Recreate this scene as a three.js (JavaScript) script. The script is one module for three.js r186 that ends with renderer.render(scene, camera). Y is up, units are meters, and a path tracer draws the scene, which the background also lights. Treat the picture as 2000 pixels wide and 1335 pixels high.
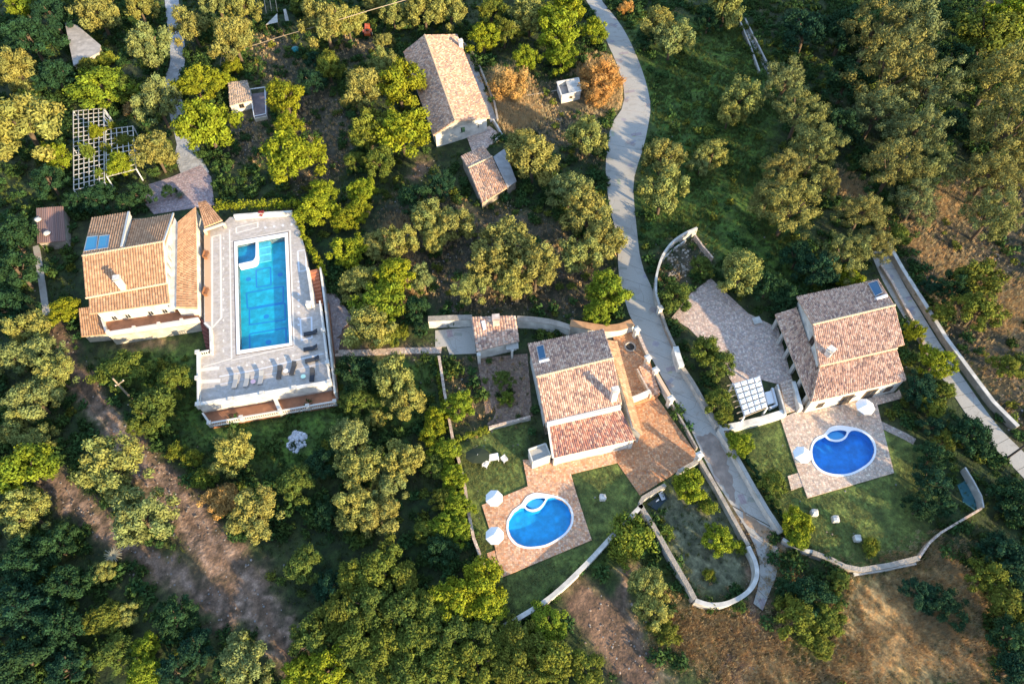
import * as THREE from 'three';
import { mergeGeometries } from 'three/addons/utils/BufferGeometryUtils.js';

// ---------------------------------------------------------------- camera, sky, sun, exposure
const EYE = 84, TILT = 34.4 * Math.PI / 180, FOCAL = 1334;            // metres above ground, tilt off straight down
const scene = new THREE.Scene();
const camera = new THREE.PerspectiveCamera(2 * Math.atan(667.5 / FOCAL) * 180 / Math.PI, 1.5, 0.5, 4000);
camera.position.set(0, EYE, 0);
camera.up.set(0, 1, 0);
camera.lookAt(0, EYE - Math.cos(TILT) * 50, -Math.sin(TILT) * 50);
const renderer = new THREE.WebGLRenderer({ antialias: true });
renderer.setSize(1024, 683);
renderer.toneMapping = THREE.LinearToneMapping;
renderer.toneMappingExposure = 2.2;
renderer.shadowMap.enabled = true;
const SUN_EL = 17 * Math.PI / 180, SUN_DIR = new THREE.Vector3(0.735 * Math.cos(SUN_EL), Math.sin(SUN_EL), 0.678 * Math.cos(SUN_EL));
{
  const W = 256, H = 128, d = new Float32Array(W * H * 4), v = new THREE.Vector3();
  for (let j = 0; j < H; j++) for (let i = 0; i < W; i++) {
    const phi = (j + 0.5) / H * Math.PI - Math.PI / 2, th = ((i + 0.5) / W - 0.5) * 2 * Math.PI;
    v.set(Math.cos(phi) * Math.cos(th), Math.sin(phi), Math.cos(phi) * Math.sin(th));
    const up = Math.max(0, v.y), s = Math.max(0, v.dot(SUN_DIR)), a = Math.pow(1 - up, 3.2);
    const g = 0.28 * Math.pow(s, 6);
    const k = (j * W + i) * 4, f = 1.0;
    d[k] = f * (0.235 + 0.30 * a + g * 1.2); d[k + 1] = f * (0.37 + 0.24 * a + g * 0.9); d[k + 2] = f * (0.61 + 0.01 * a + g * 0.5); d[k + 3] = 1;
    if (v.y < 0) { d[k] *= 0.3; d[k + 1] *= 0.3; d[k + 2] *= 0.25; }
  }
  const t = new THREE.DataTexture(d, W, H, THREE.RGBAFormat, THREE.FloatType);
  t.mapping = THREE.EquirectangularReflectionMapping; t.magFilter = THREE.LinearFilter; t.minFilter = THREE.LinearFilter;
  t.colorSpace = THREE.LinearSRGBColorSpace; t.needsUpdate = true;
  scene.background = t; scene.environment = t;
}
const sun = new THREE.DirectionalLight(new THREE.Color(1.0, 0.785, 0.49), 5.0);
sun.position.copy(SUN_DIR).multiplyScalar(220).add(new THREE.Vector3(0, 0, -75));
sun.target.position.set(0, 0, -75); scene.add(sun, sun.target);
sun.castShadow = true; sun.shadow.mapSize.set(4096, 4096); sun.shadow.radius = 1.6;
Object.assign(sun.shadow.camera, { left: -150, right: 150, top: 110, bottom: -110, near: 10, far: 520 });

// ---------------------------------------------------------------- helpers
function rng(s) { return () => { s |= 0; s = s + 0x6D2B79F5 | 0; let t = Math.imul(s ^ s >>> 15, 1 | s); t = t + Math.imul(t ^ t >>> 7, 61 | t) ^ t; return ((t ^ t >>> 14) >>> 0) / 4294967296; }; }
const V = (x, y, z) => new THREE.Vector3(x, y, z);
const CT = Math.cos(TILT), ST = Math.sin(TILT);
function at(px, py, y = 0) {                                            // a place on the level y, read off the survey picture
  const u = (px - 1000) / FOCAL, v = (py - 667.5) / FOCAL, dy = -(CT + v * ST), dz = -ST + v * CT, t = (EYE - y) / -dy;
  return V(u * t, y, dz * t);
}
const perM = (px, py, y = 0) => { const a = at(px - 5, py, y), b = at(px + 5, py, y); return 10 / a.distanceTo(b); };
function hash(x, y, s) { let h = Math.imul(x, 374761393) + Math.imul(y, 668265263) + Math.imul(s, 1274126177); h = Math.imul(h ^ h >>> 13, 1274126177); return ((h ^ h >>> 16) >>> 0) / 4294967296; }
function vnoise(x, y, s = 1) {
  const xi = Math.floor(x), yi = Math.floor(y), fx = x - xi, fy = y - yi, a = fx * fx * (3 - 2 * fx), b = fy * fy * (3 - 2 * fy);
  const p = hash(xi, yi, s), q = hash(xi + 1, yi, s), r = hash(xi, yi + 1, s), t = hash(xi + 1, yi + 1, s);
  return (p + (q - p) * a) * (1 - b) + (r + (t - r) * a) * b;
}
const fbm = (x, y, s, o = 4) => { let v = 0, a = 0.5, n = 0; for (let i = 0; i < o; i++) { v += a * vnoise(x, y, s + i); n += a; a *= 0.5; x = x * 2.03 + 17; y = y * 2.03 + 9; } return v / n; };

const taken = new Map();
function numbered(n) { const k = taken.get(n) || 0; taken.set(n, k + 1); return k ? `${n}_${String(k).padStart(3, '0')}` : n; }
function tag(o, label, category, group, kind) { o.userData = {}; if (label) o.userData.label = label; if (category) o.userData.category = category; if (group) o.userData.group = group; if (kind) o.userData.kind = kind; return o; }
function thing(name, p, label, category, group) { const g = new THREE.Group(); g.name = numbered(name); g.position.copy(p); scene.add(g); return tag(g, label, category, group); }
function shade(m) { m.castShadow = true; m.receiveShadow = true; return m; }
function part(parent, name, geo, mat, opts = {}) {                      // geometry in world places; moved to the thing's base
  let r = parent; while (r.parent && r.parent !== scene) r = r.parent;
  geo.translate(-r.position.x, -r.position.y, -r.position.z);
  const m = shade(new THREE.Mesh(geo, mat)); m.name = name; parent.add(m);
  if (opts.kind) m.userData.kind = opts.kind; if (opts.label) m.userData.label = opts.label;
  return m;
}
function local(parent, name, geo, mat) { const m = shade(new THREE.Mesh(geo, mat)); m.name = name; parent.add(m); return m; }
function struct(name, geo, mat, kind = 'structure') { const m = shade(new THREE.Mesh(geo, mat)); m.name = numbered(name); m.userData.kind = kind; scene.add(m); return m; }
function whole(name, geo, mat, p, label, category, group) { geo.translate(-p.x, -p.y, -p.z); const m = shade(new THREE.Mesh(geo, mat)); m.name = numbered(name); m.position.copy(p); scene.add(m); return tag(m, label, category, group); }

function geom(pos, uv, col) {
  const g = new THREE.BufferGeometry(); g.setAttribute('position', new THREE.Float32BufferAttribute(pos, 3));
  g.setAttribute('uv', new THREE.Float32BufferAttribute(uv && uv.length ? uv : new Array(pos.length / 3 * 2).fill(0), 2));
  if (col) g.setAttribute('color', new THREE.Float32BufferAttribute(col, 3));
  g.computeVertexNormals(); return g;
}
class Tris {                                                            // loose quads and triangles in metres, uv by the face's main axes
  constructor() { this.p = []; this.u = []; this.c = []; }
  tri(a, b, c, col) {
    const n = V().subVectors(b, a).cross(V().subVectors(c, a)), ax = Math.abs(n.x), ay = Math.abs(n.y), az = Math.abs(n.z);
    for (const q of [a, b, c]) { this.p.push(q.x, q.y, q.z); if (ay >= ax && ay >= az) this.u.push(q.x, -q.z); else if (ax > az) this.u.push(q.z, q.y); else this.u.push(q.x, q.y); if (col) this.c.push(...col); }
    return this;
  }
  quad(a, b, c, d, col) { this.tri(a, b, c, col); return this.tri(a, c, d, col); }
  build() { return geom(this.p, this.u, this.c.length ? this.c : null); }
}
function extrude(pts, y0, y1, holes = []) {                             // pts: Vector3 outline seen from above
  const s = new THREE.Shape(pts.map(p => new THREE.Vector2(p.x, -p.z)));
  for (const h of holes) s.holes.push(new THREE.Path(h.map(p => new THREE.Vector2(p.x, -p.z))));
  const g = new THREE.ExtrudeGeometry(s, { depth: y1 - y0, bevelEnabled: false, steps: 1 });
  g.rotateX(-Math.PI / 2); g.translate(0, y0, 0); return g;
}
function flat(pts, y) { const g = new THREE.ShapeGeometry(new THREE.Shape(pts.map(p => new THREE.Vector2(p.x, -p.z)))); g.rotateX(-Math.PI / 2); g.translate(0, y, 0); return g; }
const poly = (px, y) => px.map(([a, b]) => at(a, b, y));
function box(w, h, d, x = 0, y = 0, z = 0, turn = 0) { const g = new THREE.BoxGeometry(w, h, d); if (turn) g.rotateY(turn); g.translate(x, y, z); const u = g.attributes.uv, n = g.attributes.normal; for (let i = 0; i < u.count; i++) { const a = Math.abs(n.getX(i)) > 0.5 ? d : w, b = Math.abs(n.getY(i)) > 0.9 ? d : h; u.setXY(i, u.getX(i) * a, u.getY(i) * b); } return g; }
function cyl(r0, r1, h, x, y, z, seg = 10) { const g = new THREE.CylinderGeometry(r0, r1, h, seg); g.translate(x, y, z); return g; }
function bar(a, b, w, h) {                                              // a square bar between two points
  const d = V().subVectors(b, a), L = d.length(), g = new THREE.BoxGeometry(w, h, L); g.lookAt(d.clone().normalize()); g.translate((a.x + b.x) / 2, (a.y + b.y) / 2, (a.z + b.z) / 2); return g;
}
function tube(pts, r, seg = 40, sides = 6) { return new THREE.TubeGeometry(new THREE.CatmullRomCurve3(pts), seg, r, sides, false); }
function merge(list) { return mergeGeometries(list.map(g => { const q = g.index ? g.toNonIndexed() : g; for (const k of Object.keys(q.attributes)) if (!['position', 'normal', 'uv', 'color'].includes(k)) q.deleteAttribute(k); return q; }), false); }
const mid = (a, b, t = 0.5) => a.clone().lerp(b, t);
function resample(pts, step) { const out = [pts[0].clone()]; for (let i = 1; i < pts.length; i++) { const n = Math.max(1, Math.round(pts[i].distanceTo(pts[i - 1]) / step)); for (let k = 1; k <= n; k++) out.push(mid(pts[i - 1], pts[i], k / n)); } return out; }
function smooth(pts, n) { return new THREE.CatmullRomCurve3(pts, false, 'centripetal').getPoints(n); }
function band(pts, w, y0, y1) {                                         // a wall-like solid of width w along a line
  const L = [], R = [];
  pts.forEach((p, i) => { const a = pts[Math.max(0, i - 1)], b = pts[Math.min(pts.length - 1, i + 1)], n = V(-(b.z - a.z), 0, b.x - a.x).normalize().multiplyScalar(w / 2); L.push(V(p.x + n.x, 0, p.z + n.z)); R.push(V(p.x - n.x, 0, p.z - n.z)); });
  const t = new Tris(), Y = (p, y) => V(p.x, y, p.z), N = pts.length;
  for (let i = 0; i < N - 1; i++) {
    t.quad(Y(L[i], y1), Y(L[i + 1], y1), Y(R[i + 1], y1), Y(R[i], y1));
    t.quad(Y(L[i], y0), Y(L[i + 1], y0), Y(L[i + 1], y1), Y(L[i], y1));
    t.quad(Y(R[i], y1), Y(R[i + 1], y1), Y(R[i + 1], y0), Y(R[i], y0));
  }
  t.quad(Y(L[0], y0), Y(L[0], y1), Y(R[0], y1), Y(R[0], y0)); t.quad(Y(L[N - 1], y1), Y(L[N - 1], y0), Y(R[N - 1], y0), Y(R[N - 1], y1));
  return t.build();
}

// ---------------------------------------------------------------- textures and materials
function dataTex(w, h, fn, srgb, metres) {
  const d = new Uint8Array(w * h * 4);
  for (let j = 0; j < h; j++) for (let i = 0; i < w; i++) { const c = fn(i, j), k = (j * w + i) * 4; d[k] = c[0]; d[k + 1] = c[1]; d[k + 2] = c[2]; d[k + 3] = 255; }
  const t = new THREE.DataTexture(d, w, h, THREE.RGBAFormat); t.wrapS = t.wrapT = THREE.RepeatWrapping; t.magFilter = THREE.LinearFilter; t.minFilter = THREE.LinearMipmapLinearFilter; t.generateMipmaps = true;
  if (srgb) t.colorSpace = THREE.SRGBColorSpace; if (metres) t.repeat.set(1 / metres, 1 / metres); t.needsUpdate = true; return t;
}
const clampB = v => Math.max(0, Math.min(255, v));
const tileNoise = (x, y, n, s, o = 4) => { let v = 0, a = 0.5, q = 0; for (let k = 0; k < o; k++) { const f = n << k, X = x * f, Y = y * f, xi = Math.floor(X), yi = Math.floor(Y), fx = X - xi, fy = Y - yi, A = fx * fx * (3 - 2 * fx), B = fy * fy * (3 - 2 * fy), h = (i, j) => hash((i + f) % f, (j + f) % f, s + k); v += a * ((h(xi, yi) * (1 - A) + h(xi + 1, yi) * A) * (1 - B) + (h(xi, yi + 1) * (1 - A) + h(xi + 1, yi + 1) * A) * B); q += a; a *= 0.55; } return v / q; };
const blotchy = (lo, hi, n, s, metres) => dataTex(256, 256, (i, j) => { const v = tileNoise(i / 256, j / 256, n, s, 5), g = hash(i, j, s + 50); const k = lo + (hi - lo) * Math.min(1, Math.max(0, (v - 0.25) * 2)) + (g - 0.5) * 14; return [clampB(k), clampB(k), clampB(k)]; }, true, metres);
const bumpTex = (n, s, metres) => dataTex(256, 256, (i, j) => { const k = 255 * tileNoise(i / 256, j / 256, n, s, 5); return [k, k, k]; }, false, metres);
const plasterMap = blotchy(204, 255, 5, 11, 5), concreteMap = blotchy(206, 250, 7, 21, 5), roughBump = bumpTex(16, 31, 2.2), earthBump = bumpTex(12, 33, 3);
function std(rgb, rough = 0.85, extra = {}) { return new THREE.MeshStandardMaterial({ color: new THREE.Color().setRGB(...rgb), roughness: rough, side: THREE.DoubleSide, ...extra }); }
function flagstones(palette, grout, cells, s, size = 0.3) {                         // irregular paving: one colour per stone, sunk joints
  const N = 512, pts = []; for (let j = 0; j < cells; j++) for (let i = 0; i < cells; i++) pts.push([(i + 0.15 + 0.7 * hash(i, j, s)) / cells, (j + 0.15 + 0.7 * hash(i, j, s + 1)) / cells, hash(i, j, s + 2), hash(i, j, s + 3)]);
  const near = (i, j) => { const x = i / N, y = j / N, ci = Math.floor(x * cells), cj = Math.floor(y * cells); let b = 9, c = 9, id = null; for (let dj = -1; dj <= 1; dj++) for (let di = -1; di <= 1; di++) { const ii = (ci + di + cells) % cells, jj = (cj + dj + cells) % cells, p = pts[jj * cells + ii]; let dx = Math.abs(x - p[0]), dy = Math.abs(y - p[1]); dx = Math.min(dx, 1 - dx); dy = Math.min(dy, 1 - dy); const q = Math.hypot(dx, dy); if (q < b) { c = b; b = q; id = p; } else if (q < c) c = q; } return [id, (c - b) * cells]; };
  const map = dataTex(N, N, (i, j) => { const [p, e] = near(i, j), c = e < 0.07 ? grout : palette[Math.floor(p[2] * palette.length)], k = (0.91 + 0.17 * p[3]) * (0.85 + 0.3 * tileNoise(i / N, j / N, 16, s + 9, 4)); return c.map(v => clampB(v * k)); }, true, cells * size);
  const bump = dataTex(N, N, (i, j) => { const [p, e] = near(i, j), v = e < 0.07 ? 20 : 120 + 110 * p[3]; return [v, v, v]; }, false, cells * size);
  return { map, bumpMap: bump, bumpScale: 0.02 };
}
const pavePeach = flagstones([[226, 178, 142], [216, 166, 130], [232, 190, 156], [208, 168, 144], [220, 158, 118], [236, 200, 170]], [178, 142, 116], 24, 101, 0.26);
const paveGrey = flagstones([[196, 180, 170], [208, 192, 180], [180, 168, 164], [202, 178, 164], [214, 202, 188], [188, 168, 158]], [150, 138, 130], 24, 151, 0.26);
function worn() {                                                       // poured concrete: stains, patches, hair cracks, tyre rub
  const N = 1024, c = document.createElement('canvas'); c.width = c.height = N; const k = c.getContext('2d'), R = rng(71); k.fillStyle = '#d8d8d6'; k.fillRect(0, 0, N, N);
  for (let i = 0; i < 9000; i++) { const v = 175 + R() * 70; k.fillStyle = `rgba(${v},${v},${v - 4},0.25)`; const s = 2 + R() * 9; k.fillRect(R() * N, R() * N, s, s); }
  for (let i = 0; i < 60; i++) { const v = 130 + R() * 100, x = R() * N, y = R() * N; k.fillStyle = `rgba(${v},${v - 6},${v - 14},0.16)`; k.beginPath(); for (let j = 0; j < 9; j++) { const t = j / 9 * 6.28, r = (15 + R() * 60); k.lineTo(x + Math.cos(t) * r, y + Math.sin(t) * r * 0.6); } k.closePath(); k.fill(); }
  for (let i = 0; i < 9; i++) { k.fillStyle = `rgba(${110 + R() * 120},${110 + R() * 110},${108 + R() * 100},0.28)`; k.save(); k.translate(R() * N, R() * N); k.rotate(R() * 3); k.fillRect(0, 0, 50 + R() * 120, 30 + R() * 60); k.restore(); }
  for (let i = 0; i < 22; i++) { let x = R() * N, y = R() * N, t = R() * 6.28; k.strokeStyle = 'rgba(96,92,86,0.5)'; k.lineWidth = 1.2 + R() * 1.6; k.beginPath(); k.moveTo(x, y); for (let j = 0; j < 14; j++) { t += (R() - 0.5) * 1.1; x += Math.cos(t) * 20; y += Math.sin(t) * 20; k.lineTo(x, y); } k.stroke(); }
  const t = new THREE.CanvasTexture(c); t.colorSpace = THREE.SRGBColorSpace; t.wrapS = t.wrapT = THREE.RepeatWrapping; t.repeat.set(1 / 13, 1 / 13); return t;
}
const slabMap = worn();
const M = {
  plaster: std([0.80, 0.77, 0.70], 0.9, { map: plasterMap, bumpMap: roughBump, bumpScale: 0.01 }),
  cream: std([0.72, 0.64, 0.50], 0.9, { map: plasterMap, bumpMap: roughBump, bumpScale: 0.01 }),
  dirtyWhite: std([0.66, 0.63, 0.57], 0.9, { map: concreteMap, bumpMap: roughBump, bumpScale: 0.012 }),
  concrete: std([0.56, 0.53, 0.485], 0.92, { map: slabMap, bumpMap: roughBump, bumpScale: 0.015 }),
  concreteDark: std([0.42, 0.41, 0.40], 0.92, { map: concreteMap, bumpMap: roughBump, bumpScale: 0.015 }),
  stone: std([0.44, 0.38, 0.31], 0.95, { map: concreteMap, bumpMap: roughBump, bumpScale: 0.06 }),
  peach: std([0.84, 0.80, 0.76], 0.85, pavePeach),
  drive: std([0.66, 0.56, 0.44], 0.9, pavePeach),
  court: std([0.94, 0.88, 0.84], 0.9, paveGrey),
  sandstone: std([1.0, 0.94, 0.84], 0.9, paveGrey),
  brownTile: std([0.42, 0.19, 0.10], 0.8, { map: concreteMap }),
  stepTile: std([0.55, 0.20, 0.10], 0.8, { map: concreteMap }),
  tile: std([1, 1, 1], 0.85, { vertexColors: true, bumpMap: roughBump, bumpScale: 0.01 }),
  roofEdge: std([0.62, 0.42, 0.28], 0.9),
  ridge: std([0.66, 0.50, 0.34], 0.9, { map: concreteMap }),
  glass: std([0.02, 0.025, 0.03], 0.15),
  solar: std([0.01, 0.10, 0.20], 0.12, { metalness: 0.1 }),
  solarLight: std([0.01, 0.26, 0.44], 0.14),
  whitePaint: std([0.80, 0.80, 0.80], 0.5),
  wood: std([0.28, 0.18, 0.10], 0.8, { map: concreteMap }),
  paleWood: std([0.50, 0.40, 0.28], 0.8, { map: concreteMap }),
  darkFabric: std([0.035, 0.04, 0.05], 0.9),
  paleFabric: std([0.62, 0.64, 0.66], 0.9),
  canopy: std([0.82, 0.82, 0.80], 0.9),
  metal: std([0.45, 0.46, 0.48], 0.45, { metalness: 0.6 }),
  greenPaint: std([0.10, 0.22, 0.10], 0.6),
  orangePaint: std([0.62, 0.12, 0.03], 0.45),
  tealPlastic: std([0.0, 0.20, 0.22], 0.5),
  rubber: std([0.02, 0.02, 0.02], 0.8),
  netting: std([0.05, 0.17, 0.19], 0.9, { map: concreteMap }),
  bark: std([0.12, 0.085, 0.055], 0.95, { bumpMap: roughBump, bumpScale: 0.04 }),
  lightRubble: std([0.66, 0.66, 0.68], 0.9, { map: concreteMap }),
  coping: std([0.78, 0.80, 0.82], 0.7),
};

// ---------------------------------------------------------------- ground: kinds of cover laid out over the plot
const GX = -125, GZ = -162, GW = 250, GD = 166, RW = 1000, RH = 664;
const gpx = p => [(p.x - GX) / GW * RW, (p.z - GZ) / GD * RH];
function coverMap(draw, blur) {
  const c = document.createElement('canvas'); c.width = RW; c.height = RH; const k = c.getContext('2d');
  k.fillStyle = '#000'; k.fillRect(0, 0, RW, RH); k.fillStyle = k.strokeStyle = '#fff'; k.lineJoin = k.lineCap = 'round';
  const path = (pts, y = 0) => { k.beginPath(); pts.forEach(([a, b], i) => { const q = gpx(at(a, b, y)); i ? k.lineTo(...q) : k.moveTo(...q); }); };
  draw({ fill: (pts, y) => { path(pts, y); k.closePath(); k.fill(); }, line: (pts, metres, y) => { path(pts, y); k.lineWidth = metres / GW * RW; k.stroke(); } });
  const d = k.getImageData(0, 0, RW, RH).data; let a = new Float32Array(RW * RH); for (let i = 0; i < a.length; i++) a[i] = d[i * 4] / 255;
  for (let pass = 0; pass < (blur ? 2 : 0); pass++) {
    const b = new Float32Array(a.length);
    for (let j = 0; j < RH; j++) { let s = 0; for (let i = -blur; i < RW + blur; i++) { if (i + blur < RW && i + blur >= 0) s += a[j * RW + i + blur]; if (i >= 0 && i < RW) b[j * RW + i] = s / (2 * blur + 1); if (i - blur >= 0) s -= a[j * RW + i - blur]; } }
    for (let i = 0; i < RW; i++) { let s = 0; for (let j = -blur; j < RH + blur; j++) { if (j + blur < RH && j + blur >= 0) s += b[(j + blur) * RW + i]; if (j >= 0 && j < RH) a[j * RW + i] = s / (2 * blur + 1); if (j - blur >= 0) s -= b[(j - blur) * RW + i]; } }
  }
  return (x, z) => { const i = Math.floor((x - GX) / GW * RW), j = Math.floor((z - GZ) / GD * RH); return i < 0 || j < 0 || i >= RW || j >= RH ? 0 : a[j * RW + i]; };
}
const roadRight = [[1168, -30], [1175, 0], [1187, 15], [1217, 55], [1245, 112], [1263, 165], [1271, 207], [1267, 240], [1257, 287], [1243, 330], [1237, 359], [1240, 409], [1247, 474], [1254, 520], [1268, 545], [1276, 571], [1288, 616], [1306, 666], [1335, 715], [1362, 758], [1395, 818], [1424, 875], [1470, 955], [1515, 1032]];
const roadLeft = [[1132, -30], [1145, 0], [1155, 17], [1172, 42], [1185, 80], [1203, 120], [1215, 155], [1220, 190], [1212, 218], [1196, 240], [1187, 282], [1183, 325], [1185, 359], [1191, 404], [1200, 440], [1208, 474], [1207, 520], [1213, 559], [1232, 621], [1252, 660], [1276, 705], [1300, 748], [1330, 803], [1358, 855], [1390, 925], [1428, 985]];
const terraceMid = [[1021, 897], [1031, 949], [941, 986], [966, 1065], [973, 1101], [980, 1127], [1156, 1054], [1125, 960], [1115, 925], [1205, 903], [1200, 872], [1076, 898]];
const driveMid = [[1236, 789], [1283, 775], [1366, 893], [1250, 967], [1205, 902], [1200, 872], [1246, 858]];
const upperCourt = [[1196, 650], [1243, 648], [1268, 700], [1290, 768], [1283, 775], [1236, 789], [1214, 720]];
const terraceRight = [[1525, 817], [1563, 800], [1750, 766], [1757, 760], [1763, 777], [1714, 790], [1747, 923], [1578, 972], [1570, 951], [1552, 900]];
const courtRight = [[1388, 543], [1432, 584], [1462, 612], [1520, 640], [1548, 742], [1522, 750], [1484, 740], [1434, 752], [1395, 690], [1345, 640], [1312, 620], [1350, 572]];
const lawnMidW = [[890, 858], [950, 834], [1036, 815], [1021, 897], [1031, 949], [941, 986], [966, 1065], [980, 1127], [985, 1210], [940, 1090], [915, 1000]];
const lawnMidE = [[1115, 925], [1205, 903], [1250, 967], [1256, 985], [1140, 1105], [990, 1218], [980, 1127], [1156, 1054]];
const lawnRight = [[1410, 835], [1525, 815], [1552, 900], [1578, 972], [1747, 923], [1714, 830], [1790, 870], [1850, 930], [1800, 1080], [1680, 1110], [1590, 1075], [1530, 1040], [1470, 940]];
const lanePts = [[1718, 490], [1742, 545], [1780, 610], [1822, 680], [1870, 750], [1930, 835], [1998, 905], [2050, 960]];
const trackA = [[112, 640], [135, 700], [180, 775], [235, 860], [300, 935], [360, 1000], [430, 1080], [490, 1150], [540, 1230], [590, 1340]];
const trackB = [[90, 930], [150, 985], [215, 1050], [300, 1100], [380, 1150], [450, 1210]];
const gravelPts = [[333, -20], [338, 30], [346, 90], [345, 130], [330, 165], [345, 215], [358, 265], [372, 320], [385, 345]];
const poolOutlines = {
  middle: [[994.5, 1015], [993, 1032], [997.5, 1047], [1009.5, 1060.5], [1027.5, 1067], [1044, 1067], [1065, 1063.5], [1086, 1053], [1104, 1039.5], [1114.5, 1023], [1116, 1005], [1110, 988.5], [1098, 976.5], [1083, 971.5], [1064, 971], [1045, 972], [1032, 978], [1024, 988], [1005, 999]],
  right: [[1587, 872], [1586, 886], [1591, 903], [1603, 917], [1620, 925], [1640, 927], [1661, 925], [1684, 914], [1702, 899], [1709, 880], [1705, 863], [1694, 849], [1679, 841], [1655, 840], [1634, 838], [1620, 842], [1611, 851], [1596, 859]],
};
const cover = {
  track: coverMap(k => { k.line(trackA.slice(0, 4), 3.0); k.line(trackA.slice(3, 8), 5.0); k.line(trackA.slice(7), 3.4); k.line(trackB, 3.2); k.fill([[1085, 1150], [1140, 1120], [1190, 1170], [1230, 1090], [1260, 1110], [1230, 1190], [1270, 1260], [1300, 1345], [1200, 1345], [1170, 1270], [1100, 1210]]); k.line([[1470, 1110], [1490, 1150], [1465, 1220], [1440, 1290], [1420, 1345]], 2.6); k.line([[1430, 985], [1470, 1030], [1490, 1080]], 2.2); k.fill([[790, 345], [815, 315], [850, 310], [842, 330], [810, 350]]); k.line([[230, 672], [330, 668]], 1.6); k.line([[640, 690], [700, 685], [850, 684]], 2); k.fill([[640, 580], [655, 575], [690, 640], [700, 690], [640, 690]]); }, 3),
  rut: coverMap(k => { for (const d of [-22, 14]) k.line(trackA.slice(2).map(([x, y]) => [x + d * (0.6 + y / 1600), y]), 0.7); for (const d of [-10, 9]) k.line(trackB.map(([x, y]) => [x + d, y]), 0.5); k.line([[1215, 1110], [1225, 1190], [1275, 1280], [1310, 1345]], 0.6); }, 1),
  scrub: coverMap(k => k.fill([[1265, 995], [1366, 905], [1440, 1045], [1468, 1110], [1440, 1160], [1365, 1165]]), 3),
  soil: coverMap(k => { k.fill([[560, 190], [640, 160], [700, 240], [680, 330], [600, 380], [560, 360], [540, 300]]); k.fill([[490, 70], [560, 60], [600, 110], [560, 190], [515, 180], [500, 110]]); k.fill([[990, 200], [1100, 150], [1185, 200], [1190, 330], [1130, 300], [1000, 260]]); k.fill([[740, 400], [820, 370], [930, 400], [1070, 420], [1180, 480], [1210, 560], [1160, 620], [860, 615], [800, 560], [740, 480]]); k.fill([[1780, 370], [1900, 330], [2020, 330], [2020, 900], [1950, 820], [1860, 680], [1760, 500]]); k.fill([[1590, 330], [1660, 340], [1760, 440], [1700, 430], [1640, 400]]); k.fill([[935, 690], [1030, 690], [1045, 815], [950, 832]]); k.fill([[862, 692], [930, 692], [948, 830], [886, 850]]); k.fill([[1300, 470], [1350, 460], [1390, 510], [1340, 570], [1290, 560]]); k.fill([[640, 60], [760, 80], [720, 130], [660, 120]]); k.fill([[440, 210], [520, 200], [530, 300], [440, 330]]); }, 6),
  straw: coverMap(k => { k.fill([[1430, 1210], [1520, 1240], [1570, 1300], [1560, 1345], [1400, 1345]]); k.fill([[1650, 1130], [1800, 1090], [1870, 1070], [1905, 1150], [1930, 1250], [1960, 1345], [1560, 1345], [1640, 1260]]); k.fill([[1300, 1170], [1380, 1190], [1450, 1190], [1440, 1290], [1340, 1290], [1290, 1240]]); k.fill([[1500, 1070], [1540, 1090], [1530, 1160], [1510, 1130]]); k.line([[1760, 460], [1850, 520], [1900, 560]], 3); k.fill([[1900, 560], [2010, 560], [2010, 640], [1940, 640]]); k.fill([[1640, 330], [1680, 370], [1700, 420], [1650, 380]]); k.line([[770, 440], [790, 600]], 2); k.fill([[1780, 380], [1850, 370], [1880, 420], [1810, 430]]); k.fill([[955, 140], [1000, 130], [1060, 220], [1000, 260], [960, 230]]); k.fill([[1130, 120], [1200, 110], [1222, 200], [1150, 230]]); }, 7),
  meadow: coverMap(k => { k.fill([[1225, 40], [1440, 30], [1560, 160], [1500, 300], [1560, 450], [1620, 560], [1480, 590], [1400, 510], [1360, 450], [1270, 500], [1245, 420], [1275, 240]]); k.fill([[200, 690], [390, 650], [400, 820], [660, 780], [700, 700], [840, 700], [870, 840], [660, 830], [640, 950], [430, 900], [330, 850]]); k.fill([[1030, 1180], [1240, 1000], [1260, 1080], [1350, 1190], [1270, 1250], [1200, 1100], [1090, 1150]]); }, 7),
  lawn: coverMap(k => { k.fill(lawnMidW); k.fill(lawnMidE); k.fill(lawnRight); }, 1),
};
const built = coverMap(k => {                                           // where nothing grows
  k.fill([...roadRight, ...roadLeft.slice().reverse()]);  k.fill(terraceMid); k.fill(driveMid); k.fill(upperCourt); k.fill(terraceRight); k.fill(courtRight); k.line(lanePts, 3.6); k.line(gravelPts, 3.0);
  k.fill([[150, 430], [440, 400], [580, 410], [650, 770], [410, 828], [390, 690], [160, 680]]); k.fill([[1031, 690], [1200, 660], [1252, 870], [1075, 915]]); k.fill([[1515, 620], [1715, 565], [1770, 750], [1570, 812]]);
  k.fill([[785, 110], [890, 75], [975, 240], [940, 310], [845, 290]]); k.fill([[895, 310], [985, 285], [1010, 365], [942, 405]]); k.line([[1712, 824], [1740, 838], [1768, 851], [1787, 862]], 1.4); k.line([[646, 690], [700, 689], [780, 685], [862, 684]], 1.2); k.line([[70, 480], [78, 530], [84, 570], [90, 615]], 1.1); k.fill([[284, 362], [335, 345], [392, 322], [412, 345], [420, 400], [385, 405], [300, 418], [284, 400]]); k.fill([[850, 640], [925, 630], [928, 692], [876, 695]]); k.fill([[920, 630], [1015, 620], [1020, 690], [932, 700]]);
  k.fill([[1430, 760], [1490, 740], [1545, 745], [1562, 812], [1410, 845]]); k.fill([[445, 170], [520, 165], [525, 230], [455, 235]]); k.fill([[1085, 165], [1140, 160], [1140, 212], [1095, 215]]);
}, 1);
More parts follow.
